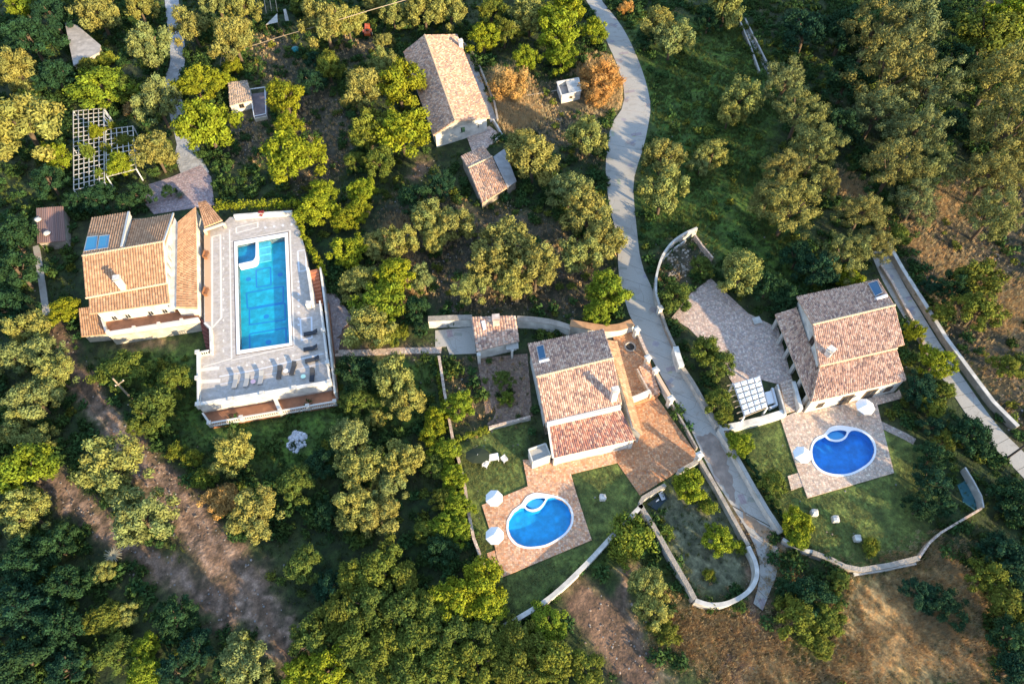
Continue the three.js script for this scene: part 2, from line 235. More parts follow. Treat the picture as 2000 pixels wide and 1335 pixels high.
const lerp3 = (a, b, t) => [a[0] + (b[0] - a[0]) * t, a[1] + (b[1] - a[1]) * t, a[2] + (b[2] - a[2]) * t];
{
  const W = 2048, H = 1360, px = GW / W;
  const tex = dataTex(W, H, (i, jj) => {
    const x = GX + (i + 0.5) * px, z = GZ + (H - jj - 0.5) / H * GD;
    const wx = x + (fbm(x * 0.7, z * 0.7, 5, 3) - 0.5) * 3, wz = z + (fbm(x * 0.7, z * 0.7, 9, 3) - 0.5) * 3;
    const n1 = fbm(x * 0.25, z * 0.25, 13, 4), n2 = fbm(x * 1.3, z * 1.3, 23, 4), n3 = hash(i, jj, 77);
    let c = lerp3([38, 56, 24], [70, 70, 38], Math.max(0, n1 * 1.6 - 0.4));
    c = lerp3(c, lerp3([56, 86, 28], [92, 112, 40], n1), cover.meadow(wx, wz) * 0.9);
    c = lerp3(c, lerp3([54, 48, 38], [84, 74, 60], n1), Math.min(1, cover.soil(wx, wz) * (0.35 + n2 * 0.9)));
    c = lerp3(c, lerp3([152, 122, 80], [200, 162, 106], n1), Math.min(1, cover.straw(wx, wz) * (0.55 + n2)));
    c = lerp3(c, lerp3([88, 68, 54], [136, 110, 88], n1), Math.min(1, cover.track(wx, wz) * (0.75 + n2 * 0.6)));
    c = lerp3(c, lerp3([92, 94, 72], [122, 118, 96], n2), cover.scrub(wx, wz) * 0.85);
    c = lerp3(c, [150, 128, 112], Math.min(1, cover.rut(wx, wz) * (0.2 + n2 * 0.9)));
    c = lerp3(c, lerp3([74, 92, 40], [108, 114, 56], Math.min(1, n1 * 0.8 + 0.35 * n2)), cover.lawn(x, z));
    const k = (0.55 + 0.9 * n2) * (0.86 + 0.28 * n3);
    return [clampB(c[0] * k), clampB(c[1] * k), clampB(c[2] * k)];
  }, true);
  tex.wrapS = tex.wrapT = THREE.MirroredRepeatWrapping;
  const xs = [-2000, -900, -400, -220], zs = [-2000, -900, -420, -240];
  for (let x = GX; x <= GX + GW; x += 1.25) xs.push(x); xs.push(220, 400, 900, 2000);
  for (let z = GZ; z <= GZ + GD; z += 1.25) zs.push(z); zs.push(60, 200, 600, 2000);
  const pos = [], uv = [], idx = [], nx = xs.length;
  for (const z of zs) for (const x of xs) {
    const inside = x >= GX && x <= GX + GW && z >= GZ && z <= GZ + GD, flat = inside ? Math.max(built(x, z), built(x + 1.3, z), built(x - 1.3, z), built(x, z + 1.3), built(x, z - 1.3), cover.lawn(x, z) * 0.8) : 0;
    pos.push(x, -0.02 + (fbm(x * 0.16, z * 0.16, 41, 4) - 0.5) * 1.1 * (1 - Math.min(1, flat)), z); uv.push((x - GX) / GW, (GZ + GD - z) / GD);
  }
  const dug = [poolOutlines.middle, poolOutlines.right].map(l => poly(l, 0.14)), within = (l, x, z) => { let k = false; for (let i = 0, j = l.length - 1; i < l.length; j = i++) if ((l[i].z > z) !== (l[j].z > z) && x < (l[j].x - l[i].x) * (z - l[i].z) / (l[j].z - l[i].z) + l[i].x) k = !k; return k; };
  for (let j = 0; j < zs.length - 1; j++) for (let i = 0; i < nx - 1; i++) {
    const cx = (xs[i] + xs[i + 1]) / 2, cz = (zs[j] + zs[j + 1]) / 2;
    if (cx > -30 && cx < 80 && cz > -70 && cz < -20) if (dug.some(l => within(l, cx, cz) || within(l, xs[i], zs[j]) || within(l, xs[i + 1], zs[j]) || within(l, xs[i], zs[j + 1]) || within(l, xs[i + 1], zs[j + 1]))) continue;      // dug out for the pools
    const a = j * nx + i, b = a + 1, c = a + nx, d = c + 1; idx.push(a, c, b, b, c, d);
  }
  const g = new THREE.BufferGeometry(); g.setAttribute('position', new THREE.Float32BufferAttribute(pos, 3)); g.setAttribute('uv', new THREE.Float32BufferAttribute(uv, 2)); g.setIndex(idx); g.computeVertexNormals();
  const eb = earthBump.clone(); eb.repeat.set(GW / 3.2, GD / 3.2);
  struct('ground', g, std([1, 1, 1], 0.95, { map: tex, bumpMap: eb, bumpScale: 0.10 }));
}

// ---------------------------------------------------------------- road, lane, paths
function strip(name, L, R, y0, y1, mat, gap = 0.025) {                  // slabs poured one after another between two edges
  const root = thing(name, mid(L[0], R[0])); root.userData = { kind: 'structure' };
  for (let i = 0; i < L.length - 1; i++) {
    const t = new THREE.Vector3().subVectors(L[i + 1], L[i]).normalize().multiplyScalar(gap), a = L[i].clone().add(t), b = L[i + 1].clone().sub(t), c = R[i + 1].clone().sub(t), d = R[i].clone().add(t);
    part(root, 'slab', extrude([a, b, c, d], y0, y1), mat);
  }
  return root;
}
const edgeAt = (pts, y, n) => { const c = new THREE.CatmullRomCurve3(poly(pts, y), false, 'centripetal'); return c.getSpacedPoints(n); };
strip('road', edgeAt(roadLeft, 0.05, 36), edgeAt(roadRight, 0.05, 36), -0.05, 0.055, M.concrete);
{
  const L = [], R = []; const c = new THREE.CatmullRomCurve3(poly(lanePts, 0.04)).getSpacedPoints(22);
  c.forEach((p, i) => { const t = V().subVectors(c[Math.min(22, i + 1)], c[Math.max(0, i - 1)]).normalize(), n = V(-t.z, 0, t.x).multiplyScalar(1.5); L.push(p.clone().add(n)); R.push(p.clone().sub(n)); });
  strip('lane', L, R, -0.05, 0.05, M.concrete);
  const gL = [], gR = [], gc = new THREE.CatmullRomCurve3(poly(gravelPts, 0.03)).getSpacedPoints(26);
  gc.forEach((p, i) => { const t = V().subVectors(gc[Math.min(26, i + 1)], gc[Math.max(0, i - 1)]).normalize(), n = V(-t.z, 0, t.x).multiplyScalar(i > 22 ? 2.2 : 1.5); gL.push(p.clone().add(n)); gR.push(p.clone().sub(n)); });
  const t = new Tris(); for (let i = 0; i < 26; i++) t.quad(V(gL[i].x, 0.06, gL[i].z), V(gR[i].x, 0.06, gR[i].z), V(gR[i + 1].x, 0.06, gR[i + 1].z), V(gL[i + 1].x, 0.06, gL[i + 1].z));
  struct('path', t.build(), std([0.50, 0.50, 0.50], 0.95, { map: concreteMap, bumpMap: earthBump, bumpScale: 0.08 }));
  struct('path', band(smooth(poly([[70, 480], [78, 530], [84, 570], [90, 615]], 0), 12), 1.0, -0.2, 0.07), M.concrete);
  struct('path', band(smooth(poly([[1446, 20], [1462, 60], [1487, 110], [1510, 150]], 0), 12), 1.3, -0.2, 0.07), M.concrete);
  struct('pavement', extrude(poly([[850, 645], [924, 638], [930, 690], [878, 692], [872, 676], [850, 678]], 0.04), -0.1, 0.07), M.concrete);
  struct('path', band(poly([[646, 690], [700, 689], [780, 685], [862, 684]], 0), 1.1, -0.2, 0.06), M.sandstone);
  struct('pavement', extrude(poly([[284, 362], [335, 345], [392, 322], [412, 345], [418, 400], [385, 405], [300, 418], [284, 400]], 0.05), -0.1, 0.07), std([0.62, 0.58, 0.66], 0.9, paveGrey));
  struct('pavement', extrude(poly([[636, 574], [652, 570], [690, 622], [668, 642], [660, 690], [640, 690]], 0.05), -0.1, 0.06), std([0.6, 0.56, 0.58], 0.9, paveGrey));
  strip('road', edgeAt([[1430, 988], [1464, 1043], [1483, 1090], [1484, 1130], [1472, 1178]], 0.05, 7), edgeAt([[1516, 1034], [1521, 1078], [1518, 1118], [1506, 1150], [1490, 1192]], 0.05, 7), -0.05, 0.05, M.concrete);
  const spill = (pts, s) => { const R = rng(s), q = resample([...poly(pts, 0.06), at(...pts[0], 0.06)], 0.5).slice(0, -1).map(p => p.add(V((R() - 0.5) * 0.5, 0, (R() - 0.5) * 0.5))); return extrude(q, 0.03, 0.068); };
  const earth = std([0.36, 0.29, 0.24], 0.95, { map: concreteMap, bumpMap: earthBump, bumpScale: 0.08 });
  struct('earth', spill([[1359, 855], [1390, 846], [1408, 862], [1420, 900], [1436, 955], [1434, 984], [1395, 925]], 3), earth);
  struct('earth', spill([[1442, 985], [1474, 1014], [1518, 1040], [1556, 1070], [1548, 1084], [1500, 1056], [1462, 1030]], 4), std([0.42, 0.29, 0.19], 0.95, { map: concreteMap, bumpMap: earthBump, bumpScale: 0.08 }));
}

// ---------------------------------------------------------------- foliage
function leafCloud(R, clumps, o) {                                      // many small leaves gathered in clumps; colours vary from leaf to leaf
  const P = [], C = [], a = V(), b = V(), n = V(), q = V();
  for (const k of clumps) {
    const tint = 0.78 + 0.44 * R(), warm = (R() - 0.5) * (o.hue ?? 0.16);
    for (let i = 0; i < k.n; i++) {
      n.set(R() * 2 - 1, R() * 2 - 1, R() * 2 - 1); if (n.lengthSq() < 0.01) n.set(0, 1, 0); n.normalize();
      const d = k.r * Math.pow(R(), 0.4), e = k.s ? k.s * (R() - 0.35) * k.r : 0; q.set(k.x + n.x * d + (k.dx || 0) * e, k.y + n.y * d * (o.flat ?? 0.85) + (k.dy || 0) * e, k.z + n.z * d + (k.dz || 0) * e);
      n.x += (R() - 0.5) * 1.5; n.y += (R() - 0.5) * 1.5 + 0.25; n.z += (R() - 0.5) * 1.5; n.normalize();
      a.set(R() - 0.5, R() - 0.5, R() - 0.5).cross(n).normalize(); b.crossVectors(n, a);
      const L = o.leaf * (0.65 + 0.7 * R()), w = L * (o.aspect ?? 0.5); a.multiplyScalar(L); b.multiplyScalar(w);
      P.push(q.x - a.x, q.y - a.y, q.z - a.z, q.x + b.x, q.y + b.y, q.z + b.z, q.x + a.x, q.y + a.y, q.z + a.z, q.x - a.x, q.y - a.y, q.z - a.z, q.x + a.x, q.y + a.y, q.z + a.z, q.x - b.x, q.y - b.y, q.z - b.z);
      const v = tint * (0.55 + 0.6 * R() + 0.5 * R() * R() * R()), r = v * (1 + warm), g = v, bl = v * (1 - warm); for (let j = 0; j < 6; j++) C.push(r, g, bl);
    }
  }
  return geom(P, null, C);
}
function leafMat(rgb) { return new THREE.MeshPhysicalMaterial({ color: new THREE.Color().setRGB(...rgb), roughness: 0.9, specularIntensity: 0.2, vertexColors: true, side: THREE.DoubleSide }); }
function crownGeo(seed, o) {                                            // a crown about one metre in radius round the origin
  const R = rng(seed), clumps = [], K = o.K;
  for (let i = 0; i < K; i++) {
    const y = 1 - (i + 0.5) / K * (o.low ?? 1.55), t = i * 2.39996 + R() * 0.9, s = Math.sqrt(Math.max(0, 1 - y * y)), dx = Math.cos(t) * s, dz = Math.sin(t) * s;
    const lobe = 0.56 + 0.78 * vnoise(dx * 1.9 + 5, dz * 1.9 + y * 2.1 + 7, seed), rad = lobe * (i % 4 === 3 ? 0.3 + 0.4 * R() : 0.74 + 0.18 * R());
    if (o.gap && vnoise(dx * 3.1 + 9, dz * 3.1 + y * 2.3, seed + 3) < o.gap && i % 4 !== 3) continue;
    const sz = 0.78 + 0.5 * R() * R() + 0.1 * R(), tip = i % 5 === 0 ? 1.12 : 1; clumps.push({ x: dx * rad * tip, y: y * rad * tip * (o.tall ?? 0.85), z: dz * rad * tip, r: o.r * sz, n: Math.round(o.n * sz * sz * 1.15), s: 0.75, dx: dx * 0.6, dy: 0.7, dz: dz * 0.6 });
  }
  return leafCloud(R, clumps, o);
}
function trunkGeo(seed) {
  const R = rng(seed), list = [tube([V(0, -1.2, 0), V(0.03, -0.7, 0.02), V(-0.02, -0.2, 0.03), V(0.02, 0.2, 0)], 0.085, 8, 7)];
  for (let i = 0; i < 6; i++) { const t = i * 1.05 + R(), s = 0.5 + 0.2 * R(); list.push(tube([V(0, -0.55 + 0.1 * i * 0.5, 0), V(Math.cos(t) * s * 0.5, -0.15 + R() * 0.2, Math.sin(t) * s * 0.5), V(Math.cos(t) * s, 0.2 + R() * 0.35, Math.sin(t) * s)], 0.032, 6, 5)); }
  return merge(list);
}
const trunks = [1, 2, 3].map(s => trunkGeo(s * 77));
const kinds = {
  olive: { name: 'olive_tree', cat: 'olive tree', geos: [1, 2, 3, 4, 5].map(s => crownGeo(s * 31, { K: 78, n: 130, r: 0.225, leaf: 0.050, aspect: 0.48, gap: 0.26, low: 1.5, tall: 0.9, hue: 0.2 })), col: [0.232, 0.250, 0.068] },
  citrus: { name: 'leafy_tree', cat: 'tree', geos: [1, 2, 3, 4].map(s => crownGeo(s * 53 + 7, { K: 66, n: 128, r: 0.245, leaf: 0.055, aspect: 0.55, gap: 0.25, low: 1.5, hue: 0.16 })), col: [0.200, 0.245, 0.018] },
  green: { name: 'leafy_tree', cat: 'tree', geos: [1, 2, 3, 4].map(s => crownGeo(s * 97 + 3, { K: 72, n: 124, r: 0.225, leaf: 0.053, aspect: 0.5, gap: 0.30, low: 1.5, hue: 0.18 })), col: [0.125, 0.158, 0.026] },
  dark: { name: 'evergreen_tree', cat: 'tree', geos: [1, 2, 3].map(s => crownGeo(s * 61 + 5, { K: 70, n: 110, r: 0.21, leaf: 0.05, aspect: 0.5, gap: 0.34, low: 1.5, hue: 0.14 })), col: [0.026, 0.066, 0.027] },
  pine: { name: 'pine_tree', cat: 'pine tree', geos: [1, 2, 3].map(s => crownGeo(s * 43 + 9, { K: 104, n: 108, r: 0.172, leaf: 0.040, aspect: 0.35, gap: 0.28, low: 1.4, tall: 1.0, hue: 0.16 })), col: [0.208, 0.222, 0.068] },
  rust: { name: 'dry_bush', cat: 'bush', geos: [1, 2].map(s => crownGeo(s * 41 + 1, { K: 64, n: 120, r: 0.25, leaf: 0.062, aspect: 0.3, low: 1.4, hue: 0.2 })), col: [0.44, 0.265, 0.085] },
  shrub: { name: 'shrub', cat: 'shrub', geos: [1, 2, 3].map(s => crownGeo(s * 71 + 2, { K: 42, n: 70, r: 0.34, leaf: 0.085, aspect: 0.5, gap: 0.25, low: 1.2, hue: 0.2 })), col: [0.150, 0.190, 0.024] },
};
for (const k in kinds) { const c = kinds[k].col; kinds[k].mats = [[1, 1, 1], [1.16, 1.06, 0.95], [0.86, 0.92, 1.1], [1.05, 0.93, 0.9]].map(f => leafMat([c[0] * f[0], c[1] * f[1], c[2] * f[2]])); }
let treeCount = 0;
function tree(px, py, r, kind, where, vy = 1, group) {
  if (vy === 1 && (kind === 'olive' || kind === 'pine')) vy = 1.12;
  const K = kinds[kind], i = treeCount++, R = rng(i * 7 + 13);
  let rad = r / perM(px, py, 3), low = kind === 'shrub' || kind === 'rust', cy = (low ? 0.62 : 1.12) * rad * vy;
  const p = at(px, py, Math.min(cy, 12));
  const t = thing(K.name, V(p.x, 0, p.z), where, K.cat, group);
  const c = local(t, 'crown', K.geos[i % K.geos.length], K.mats[Math.floor(R() * K.mats.length)]);
  c.position.y = cy; c.rotation.y = R() * 6.28; c.scale.set(rad * (0.95 + 0.18 * R()), rad * vy * (0.92 + 0.16 * R()), rad * (0.95 + 0.18 * R()));
  const tr = local(t, low ? 'stem' : 'trunk', trunks[i % 3], M.bark); tr.position.y = cy; tr.rotation.y = R() * 6; tr.scale.set(rad * 0.85, low ? rad * vy * 0.55 : rad * vy * 0.95, rad * 0.85);
  return t;
}
function hedge(pts, w, h, kind, label, y0 = 0, dens = 26, name = 'hedge') {   // clipped row of leaves along a line
  const R = rng(pts.length * 91 + Math.round(pts[0].x * 13)), line = resample(pts, 0.45), clumps = [], p0 = line[Math.floor(line.length / 2)];
  for (const p of line) for (let k = 0; k < 3; k++) clumps.push({ x: p.x - p0.x + (R() - 0.5) * w * 0.8, y: h * (0.25 + 0.7 * R()), z: p.z - p0.z + (R() - 0.5) * w * 0.8, r: Math.min(w, h) * 0.42, n: dens });
  const t = thing(name, V(p0.x, y0, p0.z), label, 'hedge');
  local(t, 'foliage', leafCloud(R, clumps, { leaf: 0.15, aspect: 0.5, hue: 0.2 }), kinds[kind].mats[1]);
  local(t, 'stem', merge(resample(pts, 1.6).map(p => cyl(0.03, 0.05, h * 0.7, p.x - p0.x, h * 0.35, p.z - p0.z, 5))), M.bark);
  return t;
}
function sprinkle(name, geo, mat, count, seed, want, size, rise = 0, tints) {        // ground cover nobody could count
  const R = rng(seed), im = new THREE.InstancedMesh(geo, mat, count), m = new THREE.Matrix4(), q = new THREE.Quaternion(), up = V(0, 1, 0), s = V(), p = V(), c = new THREE.Color(); let n = 0, tries = 0;
  while (n < count && tries++ < count * 60) {
    const x = -122 + 244 * R(), z = -158 + 150 * R(), hw = Math.abs(x) / (-z * 0.62 + 40); if (hw > 1.25) continue;
    if (built(x, z) > 0.12 || R() > want(x, z)) continue;
    const k = size * (0.55 + 0.9 * R()); p.set(x, rise * k - 0.05, z); q.setFromAxisAngle(up, R() * 6.28); s.set(k * (0.8 + 0.4 * R()), k * (0.6 + 0.7 * R()), k * (0.8 + 0.4 * R()));
    im.setMatrixAt(n, m.compose(p, q, s)); const v = 0.7 + 0.6 * R(), h = (R() - 0.5) * 0.35; im.setColorAt(n, c.setRGB(v * (1 + h), v, v * (1 - h))); n++;
  }
  im.count = n; im.name = numbered(name); im.userData.kind = 'stuff'; im.castShadow = im.receiveShadow = true; scene.add(im); return im;
}

// ---------------------------------------------------------------- building parts
const ripple = bumpTex(8, 91, 3.5);
const P3 = a => at(a[0], a[1], a[2]);
const palettes = {
  terracotta: [[0.42, 0.24, 0.135], [0.46, 0.27, 0.15], [0.39, 0.22, 0.12], [0.50, 0.31, 0.18]],
  mottled: [[0.62, 0.39, 0.27], [0.52, 0.31, 0.21], [0.66, 0.45, 0.32], [0.42, 0.26, 0.19], [0.68, 0.49, 0.36], [0.56, 0.34, 0.24], [0.32, 0.20, 0.16]],
  mottledRed: [[0.54, 0.26, 0.17], [0.44, 0.19, 0.13], [0.60, 0.34, 0.23], [0.34, 0.17, 0.13], [0.62, 0.40, 0.28], [0.26, 0.14, 0.12]],
  old: [[0.56, 0.33, 0.21], [0.62, 0.40, 0.27], [0.50, 0.28, 0.17], [0.66, 0.45, 0.31], [0.44, 0.27, 0.19], [0.33, 0.23, 0.18]],
  mossy: [[0.42, 0.31, 0.22], [0.48, 0.34, 0.24], [0.36, 0.28, 0.21], [0.52, 0.38, 0.27]],
};
function tilesGeo(A, B, C, D, o) {                                      // A-B ridge, D-C eave; rows of half-round clay tiles
  const R = rng(Math.round(Math.abs(A.x * 71 + A.z * 37)) + 5), pal = palettes[o.pal], wTop = A.distanceTo(B), wBot = D.distanceTo(C), len = (A.distanceTo(D) + B.distanceTo(C)) / 2;
  const cols = Math.max(2, Math.round(Math.max(wTop, wBot) / (o.w || 0.29))), rows = Math.max(1, Math.round(len / (o.l || 0.38)));
  const n = V().subVectors(B, A).cross(V().subVectors(D, A)).normalize(); if (n.y < 0) n.negate();
  const P = (u, v, h) => { const a = A.clone().lerp(B, u), b = D.clone().lerp(C, u); return a.lerp(b, v).addScaledVector(n, h); };
  const t = new Tris(), rise = o.rise || 0.12, prof = [[0, 0], [0.2, rise * 0.72], [0.5, rise], [0.8, rise * 0.72], [1, 0]], wob = o.wobble || 0;
  for (let i = 0; i < cols; i++) for (let j = 0; j < rows; j++) {
    const c0 = pal[Math.floor(R() * pal.length)], k = 0.82 + 0.36 * R(), c = c0.map(v => v * k), dv = wob * (R() - 0.5), du = wob * (R() - 0.5) * 0.4;
    const v0 = Math.max(0, (j + dv) / rows), v1 = Math.min(1.004, (j + 1.12 + dv) / rows);
    for (let s = 0; s < 4; s++) {
      const u0 = (i + prof[s][0] + du) / cols, u1 = (i + prof[s + 1][0] + du) / cols, h0 = prof[s][1], h1 = prof[s + 1][1];
      const a = P(u0, v0, h0 + 0.01), b = P(u1, v0, h1 + 0.01), d = P(u1, v1, h1 + 0.055), e = P(u0, v1, h0 + 0.055);
      t.quad(a, b, d, e, c); t.quad(e, d, P(u1, v1, 0.0), P(u0, v1, 0.0), c.map(v => v * 0.9));
    }
  }
  return t.build();
}
function slabGeo(pts, thick) { const t = new Tris(), lo = pts.map(p => V(p.x, p.y - thick, p.z)), N = pts.length; for (let i = 1; i < N - 1; i++) { t.tri(pts[0], pts[i], pts[i + 1]); t.tri(lo[0], lo[i + 1], lo[i]); } for (let i = 0; i < N; i++) { const j = (i + 1) % N; t.quad(pts[i], lo[i], lo[j], pts[j]); } return t.build(); }
function roofSlope(house, A, B, C, D, o) {
  const s = part(house, 'roof', slabGeo([A, B, C, D], o.thick || 0.14), o.edge || M.roofEdge);
  part(s, 'roof_tiles', tilesGeo(A, B, C, D, o), M.tile, { kind: 'stuff' }); return s;
}
function ridgeCap(roof, a, b, mat = M.ridge) { const L = a.distanceTo(b), n = Math.max(2, Math.round(L / 0.42)), list = []; for (let i = 0; i < n; i++) { const p = mid(a, b, i / n), q = mid(a, b, (i + 1.06) / n); p.y += 0.05; q.y += 0.09; const d = V().subVectors(q, p), g = new THREE.CylinderGeometry(0.19, 0.16, d.length(), 7, 1); g.rotateX(Math.PI / 2); g.lookAt(d.normalize()); g.translate((p.x + q.x) / 2, (p.y + q.y) / 2, (p.z + q.z) / 2); list.push(g); } part(roof, 'ridge_tiles', merge(list), mat, { kind: 'stuff' }); }
function gableWalls(house, N, Rg, S, base, mat, ins = 0.32) {           // N, Rg, S: [left, right] points of the roof outline
  const ax = V().subVectors(Rg[1], Rg[0]).setY(0).normalize(), f = (p, towards, side) => { const q = p.clone().lerp(towards, 0.09); q.addScaledVector(ax, side ? -ins : ins); q.y -= 0.17; return q; };
  const g = (p, side) => { const q = p.clone().addScaledVector(ax, side ? -ins : ins); q.y -= 0.2; return q; };
  const nl = f(N[0], Rg[0], 0), nr = f(N[1], Rg[1], 1), sl = f(S[0], Rg[0], 0), sr = f(S[1], Rg[1], 1), rl = g(Rg[0], 0), rr = g(Rg[1], 1), lo = p => V(p.x, base, p.z), t = new Tris();
  for (const [n, r, s] of [[nl, rl, sl], [nr, rr, sr]]) { t.quad(n, lo(n), lo(s), s); t.tri(n, s, r); }
  t.quad(nl, nr, lo(nr), lo(nl)); t.quad(sl, lo(sl), lo(sr), sr);
  part(house, 'wall', t.build(), mat); return { nl, nr, sl, sr, rl, rr, lo };
}
function shed(house, pts, base, mat, ins = 0.25, drop = 0.16, name = 'wall') {           // walls under a sloping quad
  const c = pts.reduce((a, p) => a.add(p), V()).multiplyScalar(1 / pts.length), q = pts.map(p => { const d = V().subVectors(c, p).setY(0), L = d.length(), r = p.clone().lerp(c, Math.min(0.4, ins * 1.4 / L)); r.y -= drop; return r; }), t = new Tris();
  for (let i = 0; i < q.length; i++) { const a = q[i], b = q[(i + 1) % q.length]; t.quad(a, V(a.x, base, a.z), V(b.x, base, b.z), b); }
  part(house, name, t.build(), mat); return q;
}
function opening(house, p, n, w, h, o = {}) {                           // window or door: frame, pane and shutters, proud of the wall
  const turn = Math.atan2(n.x, n.z), fx = (dx, dy, dz) => V(p.x + Math.cos(turn) * dx + Math.sin(turn) * dz, p.y + dy, p.z - Math.sin(turn) * dx + Math.cos(turn) * dz), B = (W, H, D, dx, dy, dz) => { const q = fx(dx, dy, dz); return box(W, H, D, q.x, q.y, q.z, turn); };
  const f = part(house, o.door ? 'door' : 'window', merge([B(w + 0.16, 0.08, 0.1, 0, h / 2 + 0.04, 0.02), B(w + 0.16, 0.08, 0.12, 0, -h / 2 - 0.04, 0.03), B(0.08, h, 0.1, -w / 2 - 0.04, 0, 0.02), B(0.08, h, 0.1, w / 2 + 0.04, 0, 0.02), B(0.05, h, 0.06, 0, 0, 0.03)]), o.frame || M.wood);
  part(f, 'pane', B(w, h, 0.04, 0, 0, 0.025), M.glass);
  if (o.shutters) for (const s of [-1, 1]) part(f, 'shutter', B(w * 0.5, h + 0.06, 0.05, s * (w * 0.75 + 0.1), 0, 0.035), o.shutters);
}
function chimney(house, px, py, yBase, top, w, d, turn, mat) {
  const p = at(px, py, yBase), c = part(house, 'chimney', box(w, top, d, p.x, yBase + top / 2 - 0.4, p.z, turn), mat);
  part(c, 'chimney_cap', merge([box(w + 0.2, 0.1, d + 0.2, p.x, yBase + top - 0.36, p.z, turn), box(w * 0.9, 0.3, 0.12, p.x, yBase + top - 0.17, p.z, turn), box(w + 0.14, 0.07, d + 0.14, p.x, yBase + top + 0.02, p.z, turn)]), mat);
}
function solarPanel(p, q, r, s, lift, label, tankAt, mat = M.solar) {   // four corners on the roof
  const c = [p, q, r, s].map(P3), t = thing('solar_heater', c[3].clone(), label, 'solar panel'), up = a => V(a.x, a.y + lift, a.z);
  part(t, 'collector', slabGeo(c.map(up), 0.08), mat);
  const e = V().subVectors(c[1], c[0]), inn = (a, b) => V().subVectors(c[b], c[a]).multiplyScalar(0.0);
  part(t, 'frame', merge([[0, 1], [1, 2], [2, 3], [3, 0]].map(([a, b]) => bar(up(c[a]).add(V(0, 0.03, 0)), up(c[b]).add(V(0, 0.03, 0)), 0.07, 0.09))), M.metal);
  for (const a of c) part(t, 'leg', bar(V(a.x, a.y - 0.1, a.z), up(a), 0.05, 0.05), M.metal);
  if (tankAt) { const a = P3(tankAt[0]), b = P3(tankAt[1]), d = V().subVectors(b, a), g = new THREE.CylinderGeometry(0.27, 0.27, d.length(), 14); g.rotateX(Math.PI / 2); g.lookAt(d.normalize()); g.translate((a.x + b.x) / 2, (a.y + b.y) / 2, (a.z + b.z) / 2); part(t, 'tank', g, M.whitePaint); }
}
function wall(name, px, h, w, mat, label, category = 'wall', o = {}) {  // free-standing wall; the line is read along its top
  const y0 = o.y0 ?? -0.3, pts = o.curve ? smooth(poly(px, h), o.curve) : resample(poly(px, h), 3), t = thing(name, V(pts[0].x, Math.max(0, y0), pts[0].z), label, category);
  part(t, 'wall_body', band(pts, w, y0, h - (o.cap ? 0.1 : 0)), mat);
  if (o.cap) part(t, 'coping', band(pts, w + (o.over ?? 0.1), h - 0.1, h), o.cap);
  return t;
}
function steps(owner, A, B, C, D, y0, y1, n, mat, base = 0) {           // A,B upper edge, D,C lower edge (world points)
  for (let i = 0; i < n; i++) { const q = [mid(A, D, i / n), mid(B, C, i / n), mid(B, C, (i + 0.96) / n), mid(A, D, (i + 0.96) / n)], y = y0 + (y1 - y0) * i / n; part(owner, 'step', extrude(q, base, y), mat); }
}
function balustrade(owner, a, b, y, h, mat) {                           // rail, balusters and end piers
  const L = a.distanceTo(b), n = Math.round(L / 0.3), list = []; for (let i = 1; i < n; i++) { const p = mid(a, b, i / n); list.push(cyl(0.05, 0.07, h - 0.2, p.x, y + h / 2 - 0.03, p.z, 6)); }
  const up = (p, k) => V(p.x, y + k, p.z);
  const r = part(owner, 'handrail', bar(up(a, h - 0.06), up(b, h - 0.06), 0.24, 0.12), mat); part(r, 'baluster', merge(list), mat, { kind: 'stuff' });
  part(r, 'plinth', bar(up(a, 0.06), up(b, 0.06), 0.24, 0.12), mat);
}
const pier = (owner, p, y, h, w, mat, turn = 0.2) => { const b = part(owner, 'pier', box(w, h, w, p.x, y + h / 2, p.z, turn), mat); part(b, 'pier_cap', box(w + 0.12, 0.1, w + 0.12, p.x, y + h + 0.05, p.z, turn), mat); };
function pool(label, outline, spa, y, depth, floorCol, o = {}) {
  const main = o.straight ? poly(outline, y) : smooth([...poly(outline, y), at(...outline[0], y)], 60).slice(0, -1), sp = spa && (o.straight ? poly(spa, y) : smooth([...poly(spa, y), at(...spa[0], y)], 30).slice(0, -1));
  const c = main.reduce((a, p) => a.add(p), V()).multiplyScalar(1 / main.length), t = thing('swimming_pool', V(c.x, y, c.z), label, 'swimming pool'), fm = std(floorCol, 0.6, { map: concreteMap });
  const basin = (loop, name, d, lip) => {
    const w = new Tris(), N = loop.length; for (let i = 0; i < N; i++) { const a = loop[i], b = loop[(i + 1) % N]; w.quad(V(a.x, y - d, a.z), V(b.x, y - d, b.z), V(b.x, y + lip, b.z), V(a.x, y + lip, a.z)); }
    part(t, name, merge([w.build(), extrude(loop, y - d - 0.06, y - d)]), fm);
  };
  basin(main, 'basin', depth, 0.0); if (sp) basin(sp, 'spa_basin', 0.6, 0.0);
  const grow = (loop, k) => { const c2 = loop.reduce((a, p) => a.add(p), V()).multiplyScalar(1 / loop.length); return loop.map(p => { const d = V().subVectors(p, c2).setY(0), L = d.length(); return p.clone().addScaledVector(d, k / L); }); };
  const wm = new THREE.MeshPhysicalMaterial({ color: new THREE.Color().setRGB(0.94, 0.98, 1.0), roughness: 0.03, transmission: 1, thickness: 0, ior: 1.33, bumpMap: ripple, bumpScale: 0.02 });
  for (const l of [main, sp]) if (l) part(t, 'water', flat(l, y - 0.16), wm);
  return { t, main, sp, grow, fm };
}

